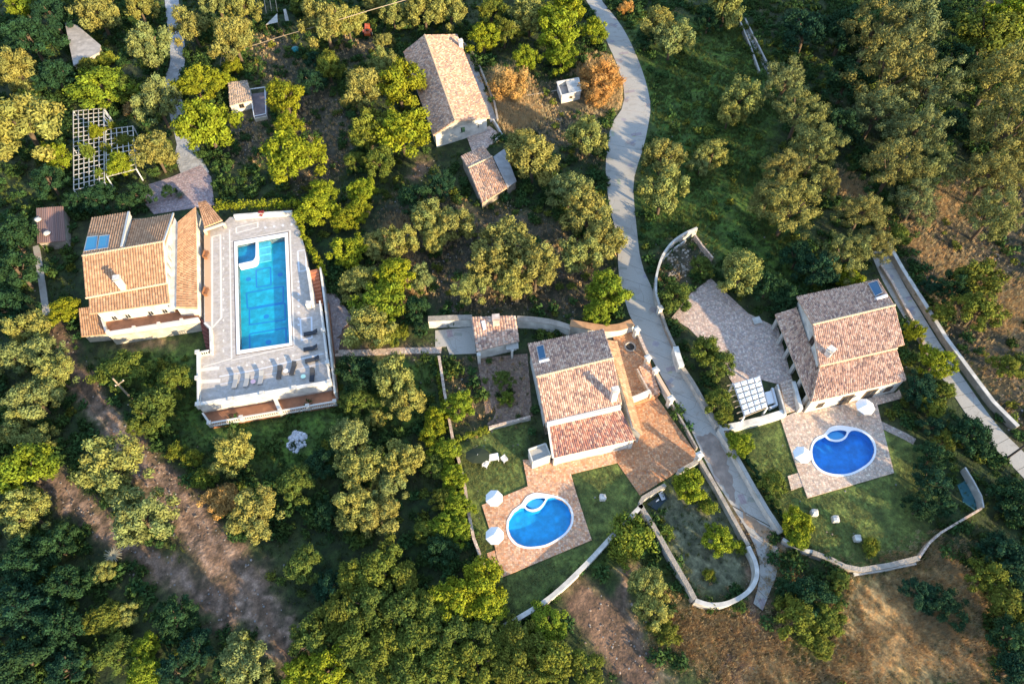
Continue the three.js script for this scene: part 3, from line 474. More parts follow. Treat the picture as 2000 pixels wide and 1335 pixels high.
// ---------------------------------------------------------------- middle villa and its plot
{
  const N = [P3([1031, 672, 4.0]), P3([1180, 643, 4.0])], Rg = [P3([1047, 736, 6.5]), P3([1198, 699, 6.5])], S = [P3([1065, 826, 4.5]), P3([1215, 789, 4.5])];
  const h = thing('villa', V(at(1130, 800).x, 0, at(1130, 800).z), 'white villa with mottled clay roofs beside the kidney pool, left of the road', 'house');
  const w = gableWalls(h, N, Rg, S, -0.2, M.plaster);
  const rn = roofSlope(h, Rg[0], Rg[1], N[1], N[0], { pal: 'mottled', wobble: 0.5 }); const rs = roofSlope(h, Rg[0], Rg[1], S[1], S[0], { pal: 'mottled', wobble: 0.5 });
  ridgeCap(rs, Rg[0], Rg[1]);
  const up = [P3([1072, 834, 3.7]), P3([1213, 800, 3.7])], lo = [P3([1081, 894, 2.7]), P3([1242, 858, 2.7])];
  const lr = roofSlope(h, up[0], up[1], lo[1], lo[0], { pal: 'mottledRed', wobble: 0.5, edge: M.plaster });
  shed(h, [up[0], up[1], lo[1], lo[0]], -0.2, M.plaster, 0.3);
  part(h, 'parapet', bar(P3([1068, 829, 4.25]), P3([1212, 795, 4.25]), 0.35, 0.9), M.plaster);
  part(h, 'verge', bar(P3([1071, 832, 3.85]), P3([1080, 894, 2.9]), 0.28, 0.22), M.plaster);
  const side = [P3([1184, 664, 3.5]), P3([1204, 666, 2.9]), P3([1254, 850, 2.9]), P3([1243, 857, 3.5])];
  const a = [P3([1186, 663, 3.9]), P3([1236, 834, 3.9])], b = [P3([1204, 666, 3.3]), P3([1254, 850, 3.0])];
  const sr = roofSlope(h, a[1], a[0], b[0], b[1], { pal: 'terracotta', w: 0.36, edge: M.cream }); shed(h, [a[0], a[1], b[1], b[0]], -0.2, M.plaster, 0.3);
  chimney(h, 1198, 779, 5.0, 2.7, 0.8, 0.62, 0.24, M.plaster);
  const out = V().subVectors(lo[1], lo[0]).setY(0).normalize(), ns = V(-out.z, 0, out.x); if (ns.z < 0) ns.negate();
  const q = k => { const p = mid(lo[0], lo[1], k).lerp(mid(up[0], up[1], k), 0.115); p.y = 1.1; return p.addScaledVector(ns, 0.04); };
  opening(h, q(0.28), ns, 1.0, 1.0); opening(h, q(0.47), ns, 1.5, 1.9, { door: true, frame: M.whitePaint }); opening(h, q(0.70), ns, 1.0, 1.0);
  for (const k of [0.03, 0.965]) { const p = q(k); part(h, 'pier', box(0.5, 2.4, 0.5, p.x + ns.x * 0.15, 1.2, p.z + ns.z * 0.15, 0.24), M.plaster); }
  const west = V(-out.x, 0, -out.z); { const p = mid(S[0], Rg[0], 0.5); p.y = 2.4; p.addScaledVector(west, -0.3); opening(h, p.clone().setY(4.1), west, 0.8, 0.9); const p2 = mid(S[0], Rg[0], 0.12).addScaledVector(west, -0.3); opening(h, p2.setY(1.4), west, 0.9, 1.1); }
  // flat-roofed annex at the south-west corner
  const an = [P3([1032, 877, 2.3]), P3([1066, 865, 2.3]), P3([1076, 889, 2.3]), P3([1040, 902, 2.3])];
  part(h, 'annex', extrude(an, -0.2, 2.0), M.plaster); part(h, 'annex_floor', extrude(an.map(p => p.clone().lerp(mid(an[0], an[2]), 0.08)), 2.0, 2.03), M.concrete);
  for (let i = 0; i < 4; i++) { const c = mid(an[0], an[2]), e = an[i].clone().lerp(c, 0.03), f = an[(i + 1) % 4].clone().lerp(c, 0.03); part(h, 'parapet', bar(e.setY(2.16), f.setY(2.16), 0.16, 0.34), M.plaster); }
  solarPanel([1048, 679, 4.45], [1061, 676, 4.45], [1066, 700, 5.35], [1053, 704, 5.35], 0.28, 'dark blue solar collector with white tank on the roof beside the kidney pool', [[1053, 707, 5.75], [1072, 702, 5.75]]);
}
{
  const t = struct('terrace', extrude(poly(terraceMid, 0.14), -0.1, 0.14, [[[994, 1016], [993, 1032], [998, 1047], [1010, 1060], [1027, 1067], [1044, 1067], [1065, 1063], [1086, 1053], [1104, 1040], [1114, 1023], [1116, 1005], [1110, 989], [1098, 977], [1083, 971], [1066, 970.5], [1045, 970], [1031, 976], [1022, 988], [1005, 999]].map(([a, b]) => at(a, b, 0.14))]), M.peach);
  struct('terrace_step', extrude(poly([[951, 1080], [966, 1074], [972, 1100], [958, 1107]], 0.1), -0.1, 0.09), M.peach);
  struct('driveway', extrude(poly(driveMid, 0.06), -0.1, 0.07), M.drive);
  struct('courtyard', extrude(poly(upperCourt, 0.5), -0.1, 0.5), M.drive);
  struct('garden_bed', extrude(poly([[932, 700], [1030, 690], [1040, 812], [952, 830]], 0.05), -0.1, 0.06), std([0.44, 0.36, 0.30], 0.95, paveGrey));
}
const poolMid = [[994.5, 1015], [993, 1032], [997.5, 1047], [1009.5, 1060.5], [1027.5, 1067], [1044, 1067], [1065, 1063.5], [1086, 1053], [1104, 1039.5], [1114.5, 1023], [1116, 1005], [1110, 988.5], [1098, 976.5], [1083, 971.5], [1070, 973.5], [1063.5, 985], [1054.5, 995], [1041, 999], [1029, 996], [1022, 991], [1005, 999]];
const kidneySpa = [[1026, 988], [1033, 979], [1044, 973.5], [1056, 972], [1065, 973.5], [1060, 983], [1052, 991], [1041, 994.5], [1031, 993]];
function coping(pl, outer, y, loops, label) { part(pl.t, 'coping', extrude(poly(outer, y), y - 0.12, y + 0.05, loops), M.coping); }
{
  const y = 0.14, pl = pool('kidney shaped blue pool with a round spa corner on the sunlit peach terrace', poolMid, kidneySpa, y, 1.1, [0.0, 0.45, 0.86]);
  const spaIn = pl.sp, outer = [[990, 1016], [989, 1033], [994, 1050], [1007, 1064.5], [1027, 1071], [1045, 1071], [1067, 1067], [1088, 1056.5], [1107, 1042], [1118, 1025], [1120, 1004], [1113, 986], [1100, 973], [1084, 967.5], [1066, 964], [1044, 962.5], [1028, 970], [1018, 984], [1002, 996]];
  const o2 = smooth([...poly(outer, y), at(...outer[0], y)], 60).slice(0, -1);
  part(pl.t, 'coping', extrude(o2, y - 0.12, y + 0.05, [pl.main, pl.sp]), M.coping);
  const c = at(1045, 983, y - 0.5); for (const [r, dy] of [[1.15, 0.32], [0.8, 0.18]]) { const g = new THREE.CylinderGeometry(r, r, 0.14, 24); g.scale(1, 1, 0.62); g.translate(c.x, y - 0.6 + dy * 0.5, c.z); part(pl.t, 'spa_step', g, std(r > 1 ? [0.1, 0.66, 0.9] : [0.0, 0.48, 0.8], 0.6)); }
}
// walls of the middle plot
wall('garden_wall', [[836, 622], [880, 620], [922, 619]], 2.0, 0.7, M.plaster, 'white garden wall capped with brown tiles left of the small tiled outbuilding', 'wall', { cap: M.stone, over: 0.25 });
wall('garden_wall', [[1010, 621], [1050, 624], [1085, 630], [1114, 639]], 2.0, 0.7, M.plaster, 'shaded white garden wall curving right from the small tiled outbuilding', 'wall', { cap: M.stone, over: 0.25, curve: 14 });
wall('garden_wall', [[1114, 630], [1150, 636], [1180, 640], [1210, 638], [1236, 629]], 2.2, 0.9, M.plaster, 'sunlit white garden wall with orange tile cap above the villa roof', 'wall', { cap: std([0.60, 0.32, 0.15], 0.85, { map: concreteMap }), over: 0.3, curve: 14 });
wall('garden_wall', [[1255, 985], [1200, 1042], [1140, 1106], [1075, 1166], [1020, 1202], [984, 1222]], 1.5, 0.45, M.plaster, 'long white retaining wall curving below the lawn of the peach terrace', 'wall', { curve: 24, cap: M.dirtyWhite });
wall('garden_wall', [[1250, 985], [1275, 1024], [1310, 1085], [1345, 1145], [1358, 1170]], 1.5, 0.5, M.plaster, 'straight white wall between the scrub and the rounded olive plot', 'wall', { cap: M.stone });
wall('garden_wall', [[1358, 1172], [1385, 1180], [1415, 1179], [1445, 1167], [1468, 1148], [1479, 1122], [1476, 1098], [1462, 1066]], 1.5, 0.42, M.plaster, 'white wall rounding the low end of the olive plot beside the road bend', 'wall', { curve: 30, cap: M.dirtyWhite });
wall('garden_wall', [[1368, 898], [1400, 952], [1432, 1010], [1462, 1064]], 1.3, 0.4, M.dirtyWhite, 'pale wall along the road between gate and rounded olive plot', 'wall', { cap: M.stone });
wall('garden_wall', [[1363, 900], [1326, 920]], 1.5, 0.45, M.plaster, 'short white wall running left from the lower gate pier of the driveway', 'wall', { cap: M.stone });
wall('garden_wall', [[1300, 946], [1256, 972], [1250, 984]], 1.3, 0.4, M.dirtyWhite, 'short white wall below the brown driveway beside the dark pit', 'wall', { cap: M.stone });
wall('garden_wall', [[857, 694], [862, 725], [868, 766], [878, 822], [885, 862], [898, 905], [908, 950], [915, 1000], [925, 1050], [944, 1100]], 1.2, 0.28, M.dirtyWhite, 'thin pale wall down the left side of the lawn behind the yellow hedge trees', 'wall', { cap: M.sandstone });
wall('garden_wall', [[955, 834], [1000, 822], [1036, 813]], 0.8, 0.25, M.dirtyWhite, 'low pale kerb wall at the top of the lawn beside the villa', 'wall', { cap: M.sandstone });
wall('garden_wall', [[1279, 722], [1292, 745], [1308, 772]], 1.5, 0.4, M.plaster, 'stepped white wall along the road beside the pink stairs', 'wall', { cap: std([0.62, 0.44, 0.30], 0.9) });
wall('garden_wall', [[1312, 786], [1340, 834], [1362, 874]], 0.8, 0.25, M.stone, 'low stone wall between the brown driveway and the road', 'wall');
wall('garden_wall', [[1246, 648], [1256, 672], [1266, 694]], 1.4, 0.35, M.stone, 'shaded wall of the orange courtyard with the dark tree pit, along the road', 'wall', { cap: M.sandstone });
wall('garden_wall', [[1232, 779], [1252, 771], [1271, 763]], 1.5, 0.55, M.plaster, 'bright white cross wall between orange courtyard and brown driveway', 'wall');
for (const [x, y, l, h] of [[1244, 643, 'white gate pier at the top corner of the orange courtyard', 2.4], [1266, 698, 'white gate pier halfway down the orange courtyard wall', 2.0], [1281, 722, 'white pier at the head of the pink stairs', 2.2], [1311, 778, 'white forked pier at the foot of the pink stairs by the road', 2.1], [1367, 888, 'white gate pier at the low corner of the brown driveway', 2.4]]) {
  const p = at(x, y, h), g = thing('gate_pier', V(p.x, 0, p.z), l, 'pier', 'gate piers along the road'); part(g, 'pier_shaft', box(0.62, h, 0.62, p.x, h / 2, p.z, 0.5), M.plaster); part(g, 'pier_cap', merge([box(0.86, 0.12, 0.86, p.x, h + 0.06, p.z, 0.5), new THREE.ConeGeometry(0.5, 0.3, 4).translate(p.x, h + 0.27, p.z)]), M.plaster);
}
{
  const t = thing('staircase', at(1265, 735), 'pink stone stairs with pale kerb between orange courtyard and road wall', 'stairs');
  steps(t, at(1246, 722, 0.6), at(1264, 712, 0.6), at(1290, 766, 0.6), at(1272, 775, 0.6), 1.5, 0.62, 9, M.peach, 0.4);
  part(t, 'kerb', band([at(1244, 723, 1), at(1271, 774, 1)], 0.25, 0.4, 1.45), M.sandstone);
  const w = at(1231, 677, 0.55), k = thing('tree_pit', V(w.x, 0.5, w.z), 'round dark tree pit ringed with stones in the orange courtyard', 'planter');
  const g = new THREE.TorusGeometry(0.75, 0.14, 8, 20); g.rotateX(Math.PI / 2); g.translate(w.x, 0.55, w.z); part(k, 'stone_ring', g, M.stone); part(k, 'soil', cyl(0.72, 0.72, 0.06, w.x, 0.53, w.z, 18), std([0.03, 0.025, 0.02], 0.95));
}
{ // tiled outbuilding on the north wall
  const R4 = [P3([920, 619, 3.0]), P3([1007, 616, 3.0]), P3([1015, 679, 2.5]), P3([931, 686, 2.5])];
  const h = thing('outbuilding', V(R4[3].x, 0, R4[3].z), 'small outbuilding with flat mottled purple tile roof and pink chimney', 'outbuilding');
  const r = roofSlope(h, R4[0], R4[1], P3([1014, 666, 2.6]), R4[3], { pal: 'mottled', wobble: 0.7, w: 0.4, edge: M.dirtyWhite }); shed(h, [R4[0], R4[1], P3([1014, 666, 2.6]), R4[3]], -0.1, M.plaster, 0.3);
  part(h, 'porch_roof', slabGeo([P3([987, 668, 2.3]), P3([1012, 666, 2.3]), P3([1013, 680, 2.3]), P3([989, 683, 2.3])], 0.12), M.concrete);
  chimney(h, 969, 634, 2.7, 2.0, 0.95, 0.8, 0.1, std([0.72, 0.58, 0.50], 0.9, { map: concreteMap }));
  part(h, 'vent', slabGeo([P3([940, 627, 3.1]), P3([947, 625, 3.1]), P3([950, 642, 3.0]), P3([944, 644, 3.0])], 0.1), M.whitePaint);
  pier(h, at(935, 692, 2.2), 0, 2.2, 0.45, M.plaster, 0.1); pier(h, at(1000, 684, 2.0), 0, 2.1, 0.3, M.plaster, 0.1);
}
// pit with small shed below the driveway
{ const q = poly([[1263, 985], [1298, 962], [1303, 975], [1283, 997]], 0.1), t = thing('pump_pit', q[0].clone(), 'dark teal pit cover with a grey metal hatch below the driveway wall', 'pit'); part(t, 'cover', extrude(q, -0.1, 0.25), std([0.012, 0.03, 0.04], 0.6)); part(t, 'hatch', slabGeo([P3([1286, 962, 0.7]), P3([1295, 958, 0.7]), P3([1300, 974, 0.5]), P3([1293, 977, 0.5])], 0.06), M.metal); part(t, 'pipe', bar(P3([1282, 979, 0.3]), P3([1287, 975, 0.6]), 0.14, 0.14), M.whitePaint); }

// ---------------------------------------------------------------- right villa and its plot
{
  const N = [P3([1556, 580, 4.2]), P3([1716, 546, 4.2])], Rg = [P3([1587, 634, 6.4]), P3([1748, 596, 6.4])], S = [P3([1600, 715, 4.9]), P3([1767, 673, 4.9])];
  const h = thing('villa', V(at(1650, 720).x, 0, at(1650, 720).z), 'villa with pinkish mottled roofs and shaded blue side wall, above the pool at right', 'house');
  gableWalls(h, N, Rg, S, -0.2, M.plaster);
  roofSlope(h, Rg[0], Rg[1], N[1], N[0], { pal: 'mottled', wobble: 0.6 }); const rs = roofSlope(h, Rg[0], Rg[1], S[1], S[0], { pal: 'mottled', wobble: 0.6 }); ridgeCap(rs, Rg[0], Rg[1]);
  const up = [P3([1600, 716, 4.6]), P3([1751, 681, 4.6])], lo = [P3([1584, 785, 3.3]), P3([1771, 742, 3.3])];
  const lr = roofSlope(h, up[0], up[1], lo[1], lo[0], { pal: 'mottled', wobble: 0.6 }); ridgeCap(lr, up[0].clone().setY(4.72), up[1].clone().setY(4.72));
  const w2 = shed(h, [up[0], up[1], lo[1], lo[0]], -0.1, M.plaster, 0.18);
  const a = [P3([1556, 600, 3.6]), P3([1598, 722, 3.6])], b = [P3([1514, 614, 2.8]), P3([1584, 786, 2.8])];
  const lean = roofSlope(h, a[1], a[0], b[0], b[1], { pal: 'mottled', wobble: 0.9, w: 0.4 });
  for (let i = 0; i < 6; i++) { const p = mid(b[0], b[1], 0.05 + i * 0.18).lerp(mid(a[0], a[1], 0.05 + i * 0.18), 0.12); part(h, 'pillar', box(0.5, 2.6, 0.5, p.x, 1.3, p.z, 0.35), M.dirtyWhite); }
  for (let i = 0; i < 5; i++) { const k = 0.05 + i * 0.18, p = mid(b[0], b[1], k).lerp(mid(a[0], a[1], k), 0.12).setY(2.5), q = mid(b[0], b[1], k + 0.18).lerp(mid(a[0], a[1], k + 0.18), 0.12).setY(2.5); part(h, 'arch_beam', bar(p, q, 0.4, 0.45), M.dirtyWhite); }
  chimney(h, 1616, 694, 5.1, 1.7, 0.8, 0.8, 0.7, M.plaster);
  const ou = V().subVectors(lo[1], lo[0]).setY(0).normalize(), ns = V(-ou.z, 0, ou.x); if (ns.z < 0) ns.negate();
  const q = (k, y) => mid(w2[3], w2[2], k).setY(y).addScaledVector(ns, 0.03);
  opening(h, q(0.14, 1.5), ns, 0.8, 1.0); opening(h, q(0.42, 1.35), ns, 1.6, 2.2, { door: true }); opening(h, q(0.68, 1.35), ns, 1.6, 2.2, { door: true }); opening(h, q(0.88, 1.6), ns, 0.9, 1.1);
  const west = ou.clone().negate(), p = mid(S[0], Rg[0], 0.72).setY(4.6).addScaledVector(west, -0.29); opening(h, p, west, 0.8, 1.3);
  solarPanel([1694, 556, 4.7], [1712, 551, 4.7], [1722, 574, 5.6], [1708, 581, 5.6], 0.3, 'dark blue solar collector with white tank on the right villa roof, beside the lane', [[1711, 584, 5.85], [1732, 577, 5.85]]);
}
{
  struct('terrace', extrude(poly(terraceRight, 0.14), -0.1, 0.14, [[[1587, 872], [1586, 886], [1591, 903], [1603, 917], [1620, 925], [1640, 927], [1661, 925], [1684, 914], [1702, 899], [1709, 880], [1705, 863], [1694, 849], [1679, 841], [1660, 837], [1640, 836], [1624, 839], [1611, 851], [1596, 859]].map(([a, b]) => at(a, b, 0.14))]), M.sandstone);
  struct('terrace_step', extrude(poly([[1539, 929], [1562, 922], [1569, 949], [1546, 957]], 0.1), -0.1, 0.09), M.sandstone);
  struct('path', band(poly([[1712, 824], [1740, 838], [1768, 851], [1787, 862]], 0.05), 1.1, -0.1, 0.06), std([0.7, 0.7, 0.66], 0.9, paveGrey));
  struct('courtyard', extrude(poly(courtRight, 0.06), -0.1, 0.07), M.court);
  const y = 0.14, outline = [[1611, 853], [1597.5, 859], [1588.5, 871], [1587, 886], [1591.5, 902.5], [1603.5, 916], [1620, 923.5], [1639.5, 926], [1660.5, 923.5], [1683, 913], [1701, 898], [1708, 880], [1704, 863.5], [1693.5, 850], [1678.5, 842], [1664, 841], [1658, 846], [1653, 855], [1642.5, 861.5], [1630.5, 862.5], [1618.5, 859]];
  const spa = [[1615, 850.5], [1622, 844], [1633, 840.5], [1645, 840], [1654, 843], [1650, 852], [1641, 857.5], [1630, 858.5], [1620, 855.5]];
  const pl = pool('deep blue oval pool with a spa corner on the shaded terrace below the right villa', outline, spa, y, 1.1, [0.0, 0.27, 0.78]);
  const outer = [[1610, 848], [1594, 855], [1585, 869], [1583, 886], [1588, 905], [1601, 919.5], [1619, 927.5], [1640, 930], [1662, 927.5], [1686, 916.5], [1705, 900.5], [1712, 880], [1708, 861], [1696, 846], [1680, 837.5], [1660, 833], [1640, 830.5], [1622, 834]];
  part(pl.t, 'coping', extrude(smooth([...poly(outer, y), at(...outer[0], y)], 60).slice(0, -1), y - 0.12, y + 0.05, [pl.main, pl.sp]), M.coping);
  const c = at(1635, 849, y); for (const [r, dy, col] of [[1.2, 0.10, [0.05, 0.36, 0.68]], [0.85, 0.03, [0.0, 0.15, 0.5]]]) { const g = new THREE.CylinderGeometry(r, r, 0.14, 24); g.scale(1, 1, 0.6); g.translate(c.x, y - 0.55 + dy + (r < 1 ? 0.06 : 0), c.z); part(pl.t, 'spa_step', g, std(col, 0.6)); }
}
{ // white pergola with woven fabric squares
  const C = [[1432, 749], [1484, 734], [1499, 795], [1454, 813]].map(([a, b]) => at(a, b, 2.5)), t = thing('pergola', at(1465, 785), 'white pergola roofed with rows of pale woven squares beside the stairs', 'pergola');
  for (const p of C) part(t, 'post', box(0.2, 2.5, 0.2, p.x, 1.25, p.z, 0.2), M.whitePaint);
  const Q = (u, v, dy = 0) => { const p = C[0].clone().lerp(C[1], u).lerp(C[3].clone().lerp(C[2], u), v); p.y += dy; return p; };
  for (let i = 0; i < 5; i++) part(t, 'beam', bar(Q(i / 4, 0, 0.02), Q(i / 4, 1, 0.02), 0.1, 0.14), M.metal);
  for (let j = 0; j < 7; j++) part(t, 'rafter', bar(Q(-0.22, j / 6, -0.12), Q(1.02, j / 6, -0.12), 0.09, 0.12), M.paleWood);
  for (let i = 0; i < 4; i++) for (let j = 0; j < 6; j++) {
    const N = 4, g = new Tris(), f = (a, b) => Q((i + 0.09 + 0.82 * a) / 4, (j + 0.09 + 0.82 * b) / 6, (0.07) * Math.sin(Math.PI * a) * Math.sin(Math.PI * b) + 0.13);
    for (let a = 0; a < N; a++) for (let b = 0; b < N; b++) g.quad(f(a / N, b / N), f((a + 1) / N, b / N), f((a + 1) / N, (b + 1) / N), f(a / N, (b + 1) / N));
    part(t, 'fabric_square', g.build(), M.canopy);
  }
  const b = thing('garden_sofa', at(1500, 775), 'grey L shaped outdoor sofa with white seat between pergola and stairs', 'sofa');
  part(b, 'seat', extrude(poly([[1494, 766], [1508, 762], [1513, 786], [1500, 790]], 0.4), 0.1, 0.42), M.whitePaint); part(b, 'backrest', band(poly([[1509, 757], [1518, 790], [1504, 796]], 0.7), 0.3, 0.07, 0.75), M.paleFabric);
  const s = thing('staircase', at(1543, 775), 'tan steps descending between two pale walls beside the white pergola', 'stairs');
  steps(s, at(1521, 750, 0.6), at(1545, 744, 0.6), at(1558, 800, 0.3), at(1537, 806, 0.3), 1.15, 0.2, 9, M.sandstone, 0);
  part(s, 'side_wall', band(poly([[1519, 750], [1527, 778], [1535, 806]], 1.4), 0.25, 0, 1.4), M.dirtyWhite); part(s, 'side_wall', band(poly([[1551, 744], [1558, 770], [1566, 797]], 1.4), 0.5, 0, 1.4), M.plaster);
  const f = thing('stone_bench', at(1478, 627), 'pale square stone bench at the top edge of the paved courtyard', 'bench'); part(f, 'seat', extrude(poly([[1469, 621], [1483, 617], [1490, 629], [1474, 633]], 0.5), 0.4, 0.5), M.dirtyWhite); part(f, 'base', extrude(poly([[1471, 622], [1482, 619], [1487, 628], [1475, 631]], 0.4), 0.05, 0.4), M.dirtyWhite);
}
wall('garden_wall', [[1407, 836], [1440, 830], [1490, 818], [1534, 804]], 1.0, 0.9, M.plaster, 'broad white wall below the pergola at the top of the right lawn', 'wall');
wall('garden_wall', [[1330, 712], [1352, 744], [1376, 786], [1403, 830]], 1.3, 0.5, M.dirtyWhite, 'grey wall along the road beside the green shrubs and pergola', 'wall', { cap: M.stone });
wall('garden_wall', [[1406, 836], [1432, 878], [1468, 942], [1500, 996], [1528, 1038]], 1.4, 0.45, M.plaster, 'long pale wall along the road beside the right lawn', 'wall', { cap: M.concrete });
wall('garden_wall', [[1320, 676], [1325, 694], [1332, 714]], 1.9, 0.7, M.plaster, 'thick white gate wall at the courtyard entrance by the road', 'wall', { cap: M.plaster });
wall('garden_wall', [[1291, 606], [1302, 640], [1318, 675]], 0.9, 0.4, M.stone, 'low mossy wall between the road and the paved courtyard', 'wall');
wall('garden_wall', [[1362, 444], [1336, 456], [1314, 472], [1296, 496], [1287, 520], [1282, 545], [1282, 572], [1290, 600]], 1.6, 0.35, M.dirtyWhite, 'thin pale wall curving round the rubble hollow beside the road', 'wall', { curve: 30 });
wall('garden_wall', [[1358, 458], [1372, 478], [1384, 492], [1393, 503]], 1.0, 0.25, M.sandstone, 'short pale wall leaning from the tip of the rubble hollow', 'wall');
wall('garden_wall', [[1290, 510], [1312, 488], [1340, 468]], 0.7, 0.2, M.dirtyWhite, 'inner low kerb wall of the rubble hollow', 'wall');
{ const p = at(1290, 601, 1.7), g = thing('gate_pier', V(p.x, 0, p.z), 'white pier at the lower end of the curved wall by the road', 'pier', 'gate piers along the road'); part(g, 'pier_shaft', box(0.6, 1.7, 0.6, p.x, 0.85, p.z, 0.3), M.plaster); part(g, 'pier_cap', box(0.8, 0.1, 0.8, p.x, 1.75, p.z, 0.3), M.plaster); }
wall('garden_wall', [[1530, 1052], [1552, 1066], [1572, 1074], [1590, 1077]], 1.1, 0.4, M.dirtyWhite, 'pale low wall end at the bottom left corner of the right lawn', 'wall');
wall('garden_wall', [[1588, 1078], [1625, 1092], [1652, 1106], [1683, 1112], [1740, 1103], [1796, 1089]], 1.2, 0.5, M.stone, 'brown stone wall along the bottom of the right lawn', 'wall', { cap: M.stone });
wall('garden_wall', [[1668, 1121], [1720, 1113], [1790, 1099]], 0.5, 0.35, M.dirtyWhite, 'lower pale ledge wall outside the bottom of the right lawn', 'wall');
wall('garden_wall', [[1796, 1089], [1816, 1060], [1838, 1040], [1878, 1016], [1917, 993]], 1.2, 0.25, M.sandstone, 'thin pale wall climbing right from the bottom of the right lawn', 'wall');
wall('garden_wall', [[1886, 912], [1902, 938], [1918, 968], [1922, 990]], 1.4, 0.2, M.dirtyWhite, 'thin wall beside the teal sheet at the right lawn corner', 'wall');
{ const q = poly([[1862, 928], [1884, 914], [1916, 968], [1916, 990], [1884, 1006], [1880, 970]], 0.1); whole('ground_sheet', extrude(q, 0.0, 0.12), M.netting, q[0].clone().setY(0), 'teal plastic sheet spread on the ground in the right lawn corner', 'sheet'); }
wall('garden_wall', [[1735, 472], [1764, 524], [1800, 580], [1850, 660], [1900, 728], [1942, 784], [1990, 832]], 1.2, 0.5, M.stone, 'long stone wall along the right side of the narrow lane', 'wall', { cap: M.dirtyWhite });
wall('garden_wall', [[1722, 516], [1745, 552], [1776, 610], [1800, 655], [1812, 690]], 0.7, 0.3, M.stone, 'low wall along the lane behind the right villa roof', 'wall', { cap: M.sandstone });
wall('garden_wall', [[1446, 40], [1466, 88], [1484, 138]], 0.7, 0.3, M.concrete, 'left thin wall of the shaded path under the tall trees at top', 'wall');
wall('garden_wall', [[1456, 36], [1480, 84], [1506, 136]], 0.7, 0.3, M.concrete, 'right thin wall of the shaded path under the tall trees at top', 'wall');

